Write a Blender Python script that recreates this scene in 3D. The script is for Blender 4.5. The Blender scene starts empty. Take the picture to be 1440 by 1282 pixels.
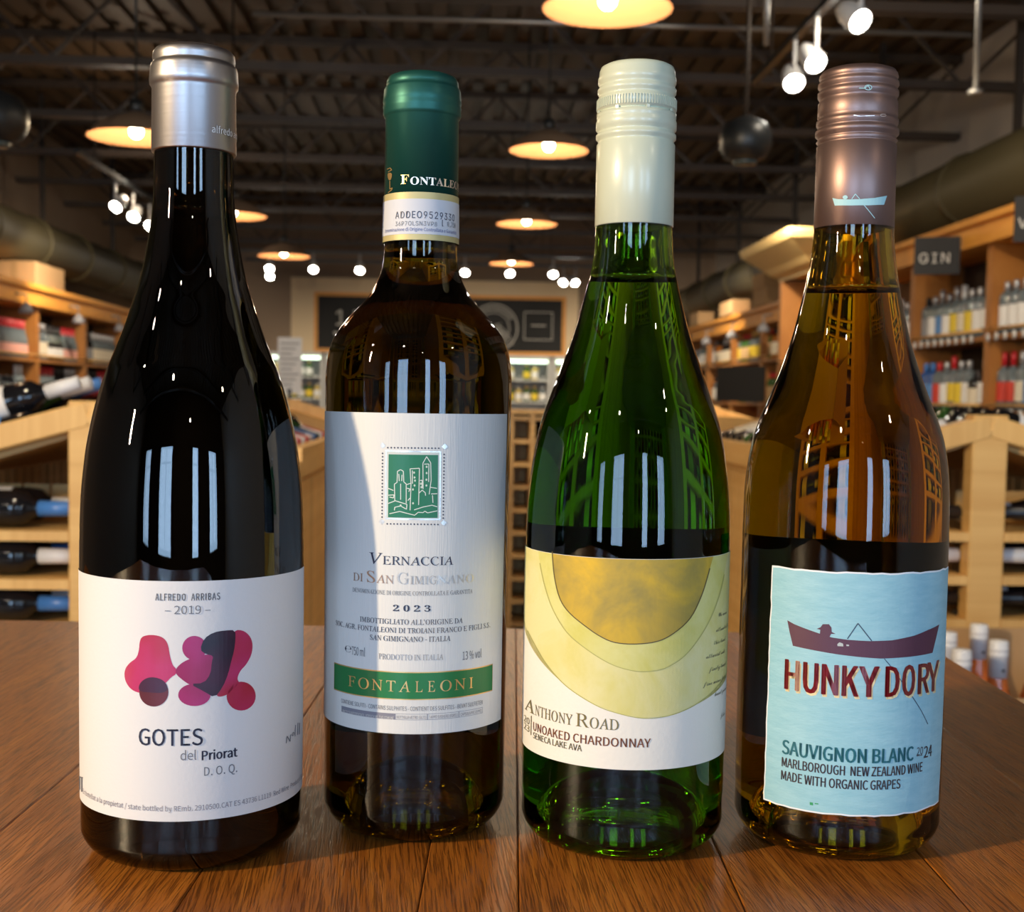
import bpy, bmesh, math, random, os
from mathutils import Vector, Matrix
random.seed(7)
S = bpy.context.scene
COL = S.collection

# ------------------------------------------------------------------ camera
TZ = 1.0                 # height of the table top above the floor
HC = 0.1644              # camera above the table top
F = 1800.0
PITCH, ROLL = math.radians(3.5), math.radians(.95)
CY = 560 + F*math.tan(PITCH)
_fw = Vector((0, math.cos(PITCH), -math.sin(PITCH)))
_u0 = Vector((0, math.sin(PITCH), math.cos(PITCH))); _r0 = Vector((1, 0, 0))
_rt = math.cos(ROLL)*_r0 + math.sin(ROLL)*_u0
_up = -math.sin(ROLL)*_r0 + math.cos(ROLL)*_u0
CAM = Vector((0, 0, TZ+HC))
cd = bpy.data.cameras.new('camera'); cam = bpy.data.objects.new('camera', cd); COL.objects.link(cam)
M = Matrix((_rt, _up, -_fw)).transposed().to_4x4(); M.translation = CAM
cam.matrix_world = M
cd.sensor_fit = 'HORIZONTAL'; cd.sensor_width = 36; cd.lens = 36*F/1440
cd.shift_y = (CY-641)/1440
cd.clip_start = .01; cd.clip_end = 100
cd.dof.use_dof = True; cd.dof.focus_distance = .455; cd.dof.aperture_fstop = 23
S.camera = cam

def ray(x, y):
    return _fw + _rt*(x-720)/F - _up*(y-CY)/F

# ------------------------------------------------------------------ world, light, exposure
W = bpy.data.worlds.new('sky'); S.world = W; W.use_nodes = True
W.node_tree.nodes['Background'].inputs[0].default_value = (.55, .72, 1, 1)
W.node_tree.nodes['Background'].inputs[1].default_value = 3.0
S.view_settings.view_transform = 'Standard'; S.view_settings.look = 'None'
S.view_settings.exposure = 0.0; S.view_settings.gamma = 1
S.view_settings.use_curve_mapping = False
S.cycles.use_denoising = True
S.cycles.max_bounces = 14; S.cycles.transmission_bounces = 14; S.cycles.glossy_bounces = 5
S.cycles.diffuse_bounces = 3; S.cycles.caustics_reflective = False; S.cycles.caustics_refractive = False
S.cycles.sample_clamp_indirect = 4.0

ALPHA = math.atan(80/1800)           # the shop's long axis is turned a little from the view axis
ca, sa = math.cos(ALPHA), math.sin(ALPHA)
def WP(u, v, z=0): return Vector((u*ca - v*sa, u*sa + v*ca, z))

def light(kind, name, loc, energy, color, rot=(0, 0, 0), **kw):
    d = bpy.data.lights.new(name, kind); d.energy = energy; d.color = color
    for k, v in kw.items(): setattr(d, k, v)
    o = bpy.data.objects.new(name, d); o.location = loc; o.rotation_euler = rot; COL.objects.link(o); return o
def aim(o, target):
    o.rotation_euler = (Vector(target)-o.location).to_track_quat('-Z', 'Y').to_euler()

# low warm key light from an unseen source, to the left of the table and a little in front of it
KEY_DIR = Vector((1, .57, -.385)).normalized()
key = light('AREA', 'warm_key_light', Vector((0, .45, TZ+.06)) - KEY_DIR*3.2, 118, (1, .76, .46),
            shape='RECTANGLE', size=.05, size_y=.42)
aim(key, (0, .45, TZ+.06))
# shop lamps over and behind the camera; the bottle shoulders mirror them
for (u, v, z, e) in ((-.55, -1.0, 2.3, 6), (1.3, -.7, 2.3, 8), (.25, -2.2, 2.35, 7), (-1.5, -.2, 2.2, 6)):
    light('POINT', 'shop_lamp', WP(u, v, z), e, (1, .84, .62), shadow_soft_size=.035)
# daylight through the shop front windows behind the camera: (u centre, z centre, width, height, power)
FRONT_V = -3.6
WINDOWS = [(-1.35, 1.575, .95, 1.65, 34), (.85, 1.575, .42, 1.65, 17), (2.35, 1.575, .7, 1.65, 24), (-3.1, 1.575, .6, 1.65, 16)]
for (u, z, w, h, e) in WINDOWS:
    o = light('AREA', 'window_daylight', WP(u, FRONT_V+.05, z), e*1.75, (.44, .69, 1), shape='RECTANGLE', size=w, size_y=h)
    o.rotation_euler = (math.radians(90), 0, ALPHA)

# ------------------------------------------------------------------ helpers
def props(o, label=None, cat=None, group=None, kind=None):
    if label: o['label'] = label
    if cat: o['category'] = cat
    if group: o['group'] = group
    if kind: o['kind'] = kind
    return o
def link(name, data, parent=None, loc=None, rot=None):
    o = bpy.data.objects.new(name, data); COL.objects.link(o)
    if parent: o.parent = parent
    if loc is not None: o.location = loc
    if rot is not None: o.rotation_euler = rot
    return o
def store(o, u, v, z, rz=0, rx=0, ry=0):
    o.location = WP(u, v, z); o.rotation_euler = (rx, ry, ALPHA+rz); return o
def copy_tree(o, parent=None):
    c = o.copy(); COL.objects.link(c)
    if parent: c.parent = parent
    for ch in list(o.children): copy_tree(ch, c)
    return c

class B:
    """a small mesh collector"""
    def __init__(s): s.v = []; s.f = []; s.m = []; s.smooth = []
    def add(s, vs, fs, mi=0, smooth=False):
        n = len(s.v); s.v += [tuple(q) for q in vs]
        for f in fs: s.f.append([i+n for i in f]); s.m.append(mi); s.smooth.append(smooth)
    def box(s, x0, x1, y0, y1, z0, z1, mi=0):
        vs = [(x, y, z) for z in (z0, z1) for y in (y0, y1) for x in (x0, x1)]
        s.add(vs, [(0, 2, 3, 1), (4, 5, 7, 6), (0, 1, 5, 4), (2, 6, 7, 3), (0, 4, 6, 2), (1, 3, 7, 5)], mi); return s
    def beam(s, p, q, w, h, mi=0, up=Vector((0, 0, 1))):
        p, q = Vector(p), Vector(q); d = (q-p).normalized()
        a = d.cross(up); a = a.normalized() if a.length > 1e-5 else Vector((1, 0, 0)); b = a.cross(d)
        vs = [c + a*i*w/2 + b*j*h/2 for c in (p, q) for j in (-1, 1) for i in (-1, 1)]
        s.add(vs, [(0, 1, 3, 2), (4, 6, 7, 5), (0, 4, 5, 1), (2, 3, 7, 6), (0, 2, 6, 4), (1, 5, 7, 3)], mi); return s
    def tube(s, pts, r, n=8, mi=0):
        pts = [Vector(p) for p in pts]; rings = []
        for i, p in enumerate(pts):
            d = (pts[min(i+1, len(pts)-1)]-pts[max(i-1, 0)]).normalized()
            a = d.cross(Vector((.13, .2, 1))).normalized(); b = a.cross(d)
            rings.append([p + r*(a*math.cos(2*math.pi*k/n)+b*math.sin(2*math.pi*k/n)) for k in range(n)])
        vs = [q for R in rings for q in R]; fs = []
        for i in range(len(pts)-1):
            for k in range(n): fs.append((i*n+k, i*n+(k+1) % n, (i+1)*n+(k+1) % n, (i+1)*n+k))
        fs.append(tuple(range(n))[::-1]); fs.append(tuple((len(pts)-1)*n+k for k in range(n)))
        s.add(vs, fs, mi, True); return s
    def lathe(s, prof, n=24, mi=0, flip=False, smooth=True, c=(0, 0, 0), cap=True, a0=0, a1=2*math.pi):
        full = abs(a1-a0-2*math.pi) < 1e-6; vs = []; fs = []; k2 = n if full else n+1
        for (z, r) in prof:
            for k in range(k2):
                t = a0+(a1-a0)*k/n; vs.append((c[0]+r*math.sin(t), c[1]-r*math.cos(t), c[2]+z))
        for i in range(len(prof)-1):
            for k in range(n):
                a = i*k2+k; b = i*k2+(k+1) % k2
                f = (a, b, b+k2, a+k2)
                fs.append(f[::-1] if flip else f)
        if full and cap:
            e = (len(prof)-1)*k2
            if prof[0][1] > 1e-7:
                f = tuple(range(n)); fs.append(f if flip else f[::-1])
            if prof[-1][1] > 1e-7:
                f = tuple(e+k for k in range(n)); fs.append(f[::-1] if flip else f)
        s.add(vs, fs, mi, smooth); return s
    def mesh(s, name, mats):
        me = bpy.data.meshes.new(name); me.from_pydata(s.v, [], s.f)
        for m in mats: me.materials.append(m)
        me.polygons.foreach_set('material_index', s.m); me.polygons.foreach_set('use_smooth', s.smooth)
        me.update(); return me
    def obj(s, name, mat, parent=None, **k):
        return link(name, s.mesh(name, mat if isinstance(mat, (list, tuple)) else [mat]), parent, **k)

def bevelled(me, w, seg=1):
    bm = bmesh.new(); bm.from_mesh(me)
    bmesh.ops.bevel(bm, geom=bm.edges[:], offset=w, segments=seg, affect='EDGES', profile=.5)
    bm.to_mesh(me); bm.free(); return me

# ------------------------------------------------------------------ materials
def mat(name, col, rough=.5, metal=0, **kw):
    m = bpy.data.materials.new(name); m.use_nodes = True
    p = m.node_tree.nodes['Principled BSDF']
    p.inputs['Base Color'].default_value = (*col, 1); p.inputs['Roughness'].default_value = rough
    p.inputs['Metallic'].default_value = metal
    for k, v in kw.items(): p.inputs[k].default_value = v
    return m
def N(m, t, **kw):
    n = m.node_tree.nodes.new(t)
    for k, v in kw.items():
        if k in n.inputs: n.inputs[k].default_value = v
        else: setattr(n, k, v)
    return n
def L(m, a, b): m.node_tree.links.new(a, b)
def P(m): return m.node_tree.nodes['Principled BSDF']
def ramp(m, fac, stops, interp='LINEAR'):
    r = N(m, 'ShaderNodeValToRGB'); r.color_ramp.interpolation = interp
    e = r.color_ramp.elements
    while len(e) < len(stops): e.new(.5)
    for i, (p, c) in enumerate(stops): e[i].position = p; e[i].color = (*c, 1) if len(c) == 3 else c
    L(m, fac, r.inputs[0]); return r.outputs[0]
def coords(m, scale=(1, 1, 1), kind='Object'):
    t = N(m, 'ShaderNodeTexCoord'); mp = N(m, 'ShaderNodeMapping'); mp.inputs['Scale'].default_value = scale
    L(m, t.outputs[kind], mp.inputs['Vector']); return mp.outputs[0]
def noise(m, vec, scale=5, detail=3, rough=.5, dist=0):
    n = N(m, 'ShaderNodeTexNoise'); n.inputs['Scale'].default_value = scale; n.inputs['Detail'].default_value = detail
    n.inputs['Roughness'].default_value = rough; n.inputs['Distortion'].default_value = dist
    L(m, vec, n.inputs['Vector']); return n.outputs['Fac']
def bump(m, h, strength=.3, dist=.001):
    b = N(m, 'ShaderNodeBump'); b.inputs['Strength'].default_value = strength; b.inputs['Distance'].default_value = dist
    L(m, h, b.inputs['Height']); L(m, b.outputs[0], P(m).inputs['Normal']); return b
def math_(m, op, a, b):
    n = N(m, 'ShaderNodeMath', operation=op)
    for i, q in enumerate((a, b)):
        if isinstance(q, (int, float)): n.inputs[i].default_value = q
        else: L(m, q, n.inputs[i])
    return n.outputs[0]

def wood(name, c0, c1, rough=.5, grain=(3, 40, 40), var=.25):
    m = mat(name, c0, rough)
    v = coords(m, grain)
    f = noise(m, v, 1.0, 4, .6, .6)
    oi = N(m, 'ShaderNodeObjectInfo')
    col = ramp(m, f, [(.3, c0), (.7, c1)])
    hs = N(m, 'ShaderNodeHueSaturation'); L(m, col, hs.inputs['Color'])
    L(m, math_(m, 'ADD', math_(m, 'MULTIPLY', oi.outputs['Random'], var), 1-var/2), hs.inputs['Value'])
    L(m, hs.outputs[0], P(m).inputs['Base Color'])
    return m
PINE = wood('pine', (.68, .38, .115), (.82, .51, .18), .5, (2, 2, 30))
PINEX = wood('pine_crosswise', (.68, .38, .115), (.82, .51, .18), .5, (30, 30, 2))
SHELF = wood('shelf_wood', (.34, .125, .022), (.46, .19, .04), .5, (30, 3, 3))
HONEY = wood('honey_wood', (.72, .29, .035), (.84, .39, .065), .5, (3, 3, 20))
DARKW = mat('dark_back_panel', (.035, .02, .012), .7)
CREAM = mat('cream_paint', (.85, .66, .42), .6)
BLACKB = mat('blackboard', (.009, .0085, .009), .7)
CHALK = mat('chalk', (.62, .60, .56), .9)
WHITE = mat('white_enamel', (.75, .75, .75), .4)
KRAFT = mat('kraft_cardboard', (.50, .31, .15), .8)
_m = KRAFT; bump(_m, noise(_m, coords(_m, (4, 120, 4)), 1, 2), .2, .001)

def table_wood():
    m = mat('oiled_oak', (.3, .1, .03), .33)
    g = N(m, 'ShaderNodeNewGeometry'); oi = N(m, 'ShaderNodeObjectInfo')
    # every plank gets its own slice of the grain and its own slight slant
    off = N(m, 'ShaderNodeCombineXYZ'); L(m, math_(m, 'MULTIPLY', oi.outputs['Random'], 37.0), off.inputs[1])
    L(m, math_(m, 'MULTIPLY', oi.outputs['Random'], 11.0), off.inputs[2])
    rot = N(m, 'ShaderNodeVectorRotate', rotation_type='Z_AXIS'); L(m, g.outputs['Position'], rot.inputs['Vector'])
    L(m, math_(m, 'MULTIPLY', math_(m, 'SUBTRACT', oi.outputs['Random'], .5), .22), rot.inputs['Angle'])
    add = N(m, 'ShaderNodeVectorMath', operation='ADD'); L(m, rot.outputs[0], add.inputs[0]); L(m, off.outputs[0], add.inputs[1])
    def mp(s):
        q = N(m, 'ShaderNodeMapping'); q.inputs['Scale'].default_value = s; L(m, add.outputs[0], q.inputs['Vector']); return q.outputs[0]
    broad = noise(m, mp((14, 1.6, 14)), 1.6, 4, .6, 1.2)
    pores = noise(m, mp((1500, 52, 1500)), 1.0, 3, .55, .3)
    rings = noise(m, mp((330, 9, 330)), 1.0, 3, .6, .8)
    fine = noise(m, mp((2200, 240, 2200)), 1.0, 2, .5)
    base = ramp(m, math_(m, 'ADD', math_(m, 'MULTIPLY', broad, .5), math_(m, 'MULTIPLY', rings, .5)), [(.3, (.24, .066, .008)), (.5, (.47, .150, .018)), (.7, (.64, .240, .034))])
    pm = ramp(m, pores, [(.38, (.12, .10, .09)), (.53, (1, 1, 1))])
    mx = N(m, 'ShaderNodeMix', data_type='RGBA', blend_type='MULTIPLY'); mx.inputs['Factor'].default_value = .62
    L(m, base, mx.inputs[6]); L(m, pm, mx.inputs[7])
    hs = N(m, 'ShaderNodeHueSaturation'); L(m, mx.outputs[2], hs.inputs['Color'])
    L(m, math_(m, 'ADD', math_(m, 'MULTIPLY', oi.outputs['Random'], .35), .82), hs.inputs['Value'])
    L(m, hs.outputs[0], P(m).inputs['Base Color'])
    h = math_(m, 'ADD', math_(m, 'MULTIPLY', pm, 1.0), math_(m, 'MULTIPLY', fine, .35))
    bump(m, h, .7, .00022)
    P(m).inputs['Coat Weight'].default_value = .25; P(m).inputs['Coat Roughness'].default_value = .3
    return m
OAK = table_wood()

def emis(name, col, st):
    m = bpy.data.materials.new(name); m.use_nodes = True; nt = m.node_tree; nt.nodes.clear()
    e = nt.nodes.new('ShaderNodeEmission'); e.inputs[0].default_value = (*col, 1); e.inputs[1].default_value = st
    o = nt.nodes.new('ShaderNodeOutputMaterial'); nt.links.new(e.outputs[0], o.inputs[0]); return m
BULB = emis('lit_bulb', (1, .86, .62), 22)
SPOTF = emis('lit_spot_lens', (1, .93, .80), 60)
SHADE_IN = mat('warm_shade_inside', (.46, .22, .10), .6)
SHADE_OUT = mat('bronze_shade_outside', (.22, .15, .10), .5, .1)
STEEL = mat('dark_painted_steel', (.035, .024, .016), .6)
DECK = mat('brown_metal_deck', (.095, .058, .028), .55)
DUCT = mat('olive_brown_duct', (.085, .07, .035), .5)
GALV = mat('galvanised_conduit', (.35, .34, .32), .4, .8)
BLACKM = mat('black_metal', (.01, .012, .014), .4)

def glass(name, sigma, ior=1.45, tint=(1, 1, 1), rough=.0):
    """clear smooth glass with coloured absorption inside (per metre)"""
    m = mat(name, tint, rough, 0); p = P(m)
    p.inputs['Transmission Weight'].default_value = 1; p.inputs['IOR'].default_value = ior
    d = max(sigma)+1
    va = N(m, 'ShaderNodeVolumeAbsorption'); va.inputs['Density'].default_value = d
    va.inputs['Color'].default_value = (*[1-q/d for q in sigma], 1)
    L(m, va.outputs[0], m.node_tree.nodes['Material Output'].inputs['Volume']); return m
# ------------------------------------------------------------------ the room
U0, U1, V0, V1, ZC = -4.2, 3.7, FRONT_V, 18.4, 3.75
def structure(b, name, m, u=0, v=0, z=0):
    o = b.obj(name, m); store(o, u, v, z); o['kind'] = 'structure'; return o
FLOORM = mat('polished_concrete', (.22, .17, .13), .35)
L(FLOORM, ramp(FLOORM, noise(FLOORM, coords(FLOORM), 2, 5), [(.3, (.16, .12, .09)), (.7, (.27, .21, .16))]), P(FLOORM).inputs['Base Color'])
WALLG = mat('grey_drywall', (.58, .54, .50), .85)
WALLB = mat('beige_drywall', (.34, .25, .18), .85)
structure(B().box(U0, U1, V0-.2, V1+.2, -.1, 0), 'floor', FLOORM)
structure(B().box(U0-.15, U0, V0, V1, 0, ZC+.2), 'wall_left', WALLB)
structure(B().box(U1, U1+.15, V0, V1, 0, ZC+.2), 'wall_right', WALLG)
structure(B().box(U0, U1, V1, V1+.15, 0, ZC+.2), 'wall_back', WALLB)
# front wall with its window openings
fw = B(); xs = sorted(WINDOWS); z0, z1 = .75, 2.4; x = U0
for (u, z, w, h, e) in xs:
    fw.box(x, u-w/2, V0-.2, V0, z0, z1); x = u+w/2
fw.box(x, U1, V0-.2, V0, z0, z1); fw.box(U0, U1, V0-.2, V0, 0, z0); fw.box(U0, U1, V0-.2, V0, z1, ZC+.2)
structure(fw, 'wall_front', mat('front_wall_paint', (.12, .085, .06), .8))
for i, (u, z, w, h, e) in enumerate(xs):
    b = B(); t = .035
    b.box(-w/2, -w/2+t, -.06, -.02, -h/2, h/2); b.box(w/2-t, w/2, -.06, -.02, -h/2, h/2)
    b.box(-w/2, w/2, -.06, -.02, h/2-t, h/2); b.box(-w/2, w/2, -.06, -.02, -h/2, -h/2+t)
    if w > .6: b.box(-.02, .02, -.06, -.02, -h/2, h/2)
    b.box(-w/2, w/2, -.055, -.025, .35, .38)
    o = b.obj('window_%d' % (i+1), BLACKM); store(o, u, V0, z); o['kind'] = 'structure'
    g = B().box(-w/2, w/2, -.045, -.04, -h/2, h/2).obj('pane', mat('window_glass', (1, 1, 1), .0, 0, **{'Transmission Weight': 1, 'IOR': 1.05}), o)
# ceiling: ribbed deck over open-web joists
b = B(); r = .0; x = U0; k = 0
while x < U1-.01:
    zz = ZC if k % 2 == 0 else ZC+.045
    b.box(x, x+.10, V0, V1, zz, ZC+.10); x += .10; k += 1
ceil = structure(b, 'ceiling', DECK)
v = -2.5; jl = U1-U0; jme = None; STEEL2 = mat('joist_chord_steel', (.075, .052, .036), .5)
while v < V1-.3:
    if jme is None:
        b = B(); zt, zb = ZC-.01, ZC-.62
        for s in (-.03, .03):
            b.box(U0, U1, s-.014, s+.014, zb, zb+.012); b.box(U0, U1, s-.003+(.014 if s > 0 else -.014), s+.003+(.014 if s > 0 else -.014), zb, zb+.05, 0)
            b.box(U0, U1, s-.014, s+.014, zt-.05, zt)
        n = int(jl/.55); pts = [(U0+jl*i/n, 0, zb+.02 if i % 2 else zt-.03) for i in range(n+1)]
        for p_, q_ in zip(pts[:-1], pts[1:]): b.beam(p_, q_, .022, .022)
        jme = b.mesh('joist', [STEEL2])
    o = link('joist', jme, ceil, (0, v, 0)); v += 1.5
# long ducts along both side walls
for side, u, z, r in (('left', -3.65, 2.42, .21), ('right', 3.02, 2.44, .20)):
    b = B(); n = 20; vs = []; fs = []
    for j in range(15):
        vv = 1.5+j*(V1-1.6)/14
        b.tube([(0, vv, 0), (0, vv+.05, 0)], r+.015, n)
    b.tube([(0, 1.5, 0), (0, V1-.1, 0)], r, n)
    o = b.obj('ventilation_duct', DUCT); store(o, u, 0, z)
    props(o, 'long round olive-brown ventilation duct along the %s wall' % side, 'duct')
    sm_ = B().box(-.02, .02, 0, .04, .19, ZC-z).mesh('hanger_strap', [STEEL])
    for j in range(7): link('hanger_strap', sm_, o, (0, 2.3+j*2.3, 0))
# conduit runs, hanging pipes
b = B(); b.tube([(.62, 4.5, 2.86), (.66, 4.5, 2.98), (.74, 4.5, 3.03), (.95, 4.5, 3.05), (1.02, 4.5, 3.1), (1.12, 4.5, 3.13), (1.17, 4.5, 3.08), (1.19, 4.5, 2.98), (1.19, 4.5, 2.78)], .012)
o = b.obj('bent_conduit', GALV); store(o, 0, .55, -.22); props(o, 'bent grey conduit looping under the ceiling joists', 'conduit')
b = B(); b.tube([(-1.2, 0, 0), (2.3, 0, 0)], .014); o = b.obj('straight_conduit', GALV); store(o, .2, 6.3, 2.98)
props(o, 'straight grey conduit crossing below a ceiling joist', 'conduit')
b = B(); b.tube([(0, 0, 0), (0, 0, 1.3)], .012); b.lathe([(-.015, .03), (.0, .03)], 10); o = b.obj('hanging_pipe', GALV); store(o, 2.05, 5.1, 2.42)
props(o, 'thin vertical pipe hanging from the ceiling near the grey wall', 'pipe')

# black dome speakers
def dome_speaker(u, v, z, r, label):
    o = link('ceiling_speaker', None); props(o, label, 'speaker'); store(o, u, v, z)
    B().lathe([(-.09, .0), (-.088, r*.5), (-.07, r*.8), (-.03, r), (.03, r), (.07, r*.8), (.1, .03), (.1, 0)], 24).obj('housing', BLACKM, o)
    B().tube([(0, 0, .08), (0, 0, ZC-z-.5)], .01).obj('stem', STEEL, o)
    B().lathe([(-.1, r*.45), (-.085, r*.5)], 20).obj('grille', mat('speaker_grille', (.05, .08, .09), .3), o)
dome_speaker(1.22, 5.5, 2.28, .11, 'black round speaker hanging from the ceiling left of the paired spotlights')
dome_speaker(-1.66, 4.7, 2.13, .12, 'black round speaker hanging at the left edge near the brown duct')

# pendant lamps
def pendant():
    o = link('pendant_lamp', None); R = .21
    pr = [(0.105, .03), (.095, .05), (.075, .11), (.05, .155), (.02, .19), (0, R)]
    B().lathe(pr, 40, cap=False).lathe([(z+.004, r) for z, r in pr[::-1]], 40, cap=False).obj('shade', SHADE_OUT, o)
    B().lathe([(z-.002, r-.001) for z, r in pr], 40, cap=False, flip=True).lathe([(.1, 0), (.1, .03)], 40, flip=False, cap=False).obj('shade_lining', SHADE_IN, o)
    B().lathe([(.1, 0), (.105, .032), (.16, .03), (.17, .01)], 16).obj('socket', BLACKM, o)
    B().lathe([(-.005, 0), (-.001, .016), (.012, .027), (.03, .03), (.048, .027), (.065, .016), (.09, .013)], 16).obj('bulb', BULB, o)
    B().tube([(0, 0, .16), (0, 0, 1.46)], .006).obj('cord', BLACKM, o)
    return o
pend0 = pendant(); first = True
ROW1 = [(.47, 4.2, 2.425), (.47, 6.85, 2.475), (.47, 8.95, 2.37), (.5, 12.15, 2.43)]
ROW2 = [(-1.42, 3.3, 2.3), (-1.42, 5.77, 2.28), (-1.42, 8.2, 2.28), (-1.42, 10.6, 2.29)]
WH = {0: 'largest, cut by the top edge of the frame', 1: 'second from the front', 2: 'third from the front', 3: 'furthest back'}
for row, nm in ((ROW1, 'centre row'), (ROW2, 'left row')):
    for i, (u, v, z) in enumerate(row):
        o = pend0 if first else copy_tree(pend0); first = False
        store(o, u, v, z); props(o, 'tan-shaded pendant lamp, %s, %s' % (nm, WH[i]), 'lamp', 'pendant lamps')

# spotlight heads on tracks
def spot_head(u, v, z, t, first=[]):
    o = link('track_spotlight', None); store(o, u, v, z)
    if not first:
        first += [B().lathe([(0, .045), (.01, .05), (.09, .045), (.13, .03), (.135, 0)], 20, cap=False).lathe([(0, .045), (.012, .04)], 20, flip=True, cap=False).mesh('housing', [WHITE]),
                  B().lathe([(.004, 0), (.003, .042)], 20, flip=True, cap=False).mesh('lens', [SPOTF]), B().tube([(0, 0, .04), (0, 0, .19)], .01).mesh('stem', [WHITE])]
    R_ = (math.radians(-46), math.radians(t*.6), 0)
    link('housing', first[0], o, rot=R_); link('lens', first[1], o, rot=R_); link('stem', first[2], o)
    return o
SPOTS = [(1.50, 5.8, 2.60, 4), (1.50, 5.45, 2.60, -30), (1.50, 4.85, 2.60, -50),
         (-2.62, 10.0, 2.57, 45), (-2.62, 10.55, 2.57, 15), (-2.62, 11.1, 2.57, 40),
         (-2.16, 14.9, 2.60, 0), (-2.3, 15.9, 2.6, 0), (-1.66, 14.9, 2.6, 0), (-1.13, 14.9, 2.6, 0), (.08, 14.9, 2.6, 10),
         (.6, 14.9, 2.6, -10), (1.1, 14.9, 2.6, 0), (1.45, 15.9, 2.6, -45), (1.30, 15.9, 2.6, 45)]
SL = ['lit spotlight between the pale cap and the brown cap, lower of the pair', 'lit spotlight just left above the brown cap',
      'white spotlight tilted sideways near the top edge above the brown cap',
      'lit spotlight left of the silver cap, first of three', 'lit spotlight left of the silver cap, middle of three', 'lit spotlight touching the dark bottle neck, last of three',
      'distant lit spotlight right of the dark bottle shoulder, upper of two', 'distant lit spotlight right of the dark bottle shoulder, lower of two',
      'far spotlight over the blackboard with numerals, left end', 'far spotlight over the numerals, beside the green-capped bottle',
      'far bright spotlight touching the right of the green-capped neck', 'far spotlight over the round chalk emblem',
      'bright far spotlight right of the round chalk emblem', 'far tilted spotlight beside the pale-capped bottle, upper', 'far tilted spotlight beside the pale-capped bottle, lower']
for i, (u, v, z, t) in enumerate(SPOTS):
    props(spot_head(u, v, z, t), SL[i], 'spotlight', 'track spotlights')
for (u, v, l, cross, tl) in ((1.5, 4.2, 2.4, 0, 'above the paired right spotlights'), (-2.62, 9, 3, 0, 'above the three left spotlights'), (-2.6, 14.9, 4.2, 1, 'nearer one in front of the blackboards'), (-2.6, 15.9, 4.4, 1, 'farther one in front of the blackboards')):
    o = link('lighting_track', None); store(o, u, v, 2.79, -math.pi/2 if cross else 0)
    B().box(-.018, .018, 0, l, 0, .03).obj('rail', BLACKM, o)
    for q in (.15, .85): B().tube([(0, l*q, .02), (0, l*q, ZC-2.76)], .006, 6).obj('hanger_rod', STEEL, o)
    props(o, 'black lighting track, '+tl, 'light track')
# the lamps' own light
for (u, v, z) in ROW1+ROW2:
    light('POINT', 'pendant_light', WP(u, v, z-.03), 8, (1, .78, .50), shadow_soft_size=.03)
for (u, v, tx, e) in ((1.5, 5.6, 1.2, 90), (1.5, 4.8, 2.7, 70), (-2.6, 10, -3.4, 140), (-2.2, 15, -3.2, 120), (.6, 14.9, .9, 160), (-1.3, 14.9, -.9, 160), (1.45, 15.5, 2.6, 120),
                      (-1.9, 4.6, -3.4, 120), (2.0, 8.5, 2.9, 150), (2.0, 12.0, 2.9, 130), (-.75, 1.6, -.75, 45), (1.3, 1.6, 1.2, 45)):
    o = light('SPOT', 'track_light_beam', WP(u, v, 2.5), e, (1, .84, .62), spot_size=math.radians(105), spot_blend=.8, shadow_soft_size=.04)
    aim(o, WP(tx, v+1.6, 1.1))

light('POINT', 'added_fill_light', WP(1.6, 5.2, 2.74), 14, (1, .86, .68), shadow_soft_size=.008)  # added point fill for the upper right wall, no fixture of its own
light('POINT', 'added_fill_light', WP(-2.5, 10.2, 2.74), 14, (1, .80, .58), shadow_soft_size=.008)  # added point fill by the left track, no fixture of its own
# back wall: framed blackboards and the lit coolers below
def text_mesh(s, font, mats, size=1, offset=0, extrude=0, spacing=1, align='LEFT'):
    c = bpy.data.curves.new('lettering', 'FONT'); c.body = s
    if font: c.font = font
    c.size = size; c.offset = offset; c.extrude = extrude; c.space_character = spacing; c.align_x = align; c.resolution_u = 3
    o = bpy.data.objects.new('lettering_tmp', c); COL.objects.link(o); bpy.context.view_layer.update()
    me = bpy.data.meshes.new_from_object(o); COL.objects.unlink(o); bpy.data.objects.remove(o)
    me.materials.clear()
    for m in mats: me.materials.append(m)
    return me
FD = os.path.join(bpy.utils.system_resource('DATAFILES'), 'fonts')
def font(n):
    try: return bpy.data.fonts.load(os.path.join(FD, n))
    except Exception: return None
INTER, CJK, SERIF, MONO = font('Inter.woff2'), font('Noto Sans CJK Regular.woff2'), font('NotoSansMath-Regular.woff2'), font('DejaVuSansMono.woff2')
def serif(s):
    if SERIF is None: return s
    out = ''
    for ch in s:
        if 'A' <= ch <= 'Z': out += chr(0x1D400+ord(ch)-65)
        elif '0' <= ch <= '9': out += chr(0x1D7CE+ord(ch)-48)
        elif 'a' <= ch <= 'z': out += chr(0x1D41A+ord(ch)-97)
        else: out += ch
    return out
def slim(s):                # thin italic capitals of the mathematical alphabet; set upright again in Hero.text
    if SERIF is None: return s
    return ''.join(chr(0x1D434+ord(ch)-65) if 'A' <= ch <= 'Z' else ch for ch in s)
def script(s):
    if SERIF is None: return s
    return ''.join(chr(0x1D4D0+ord(c)-65) if 'A' <= c <= 'Z' else chr(0x1D4EA+ord(c)-97) if 'a' <= c <= 'z' else c for c in s)

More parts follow.
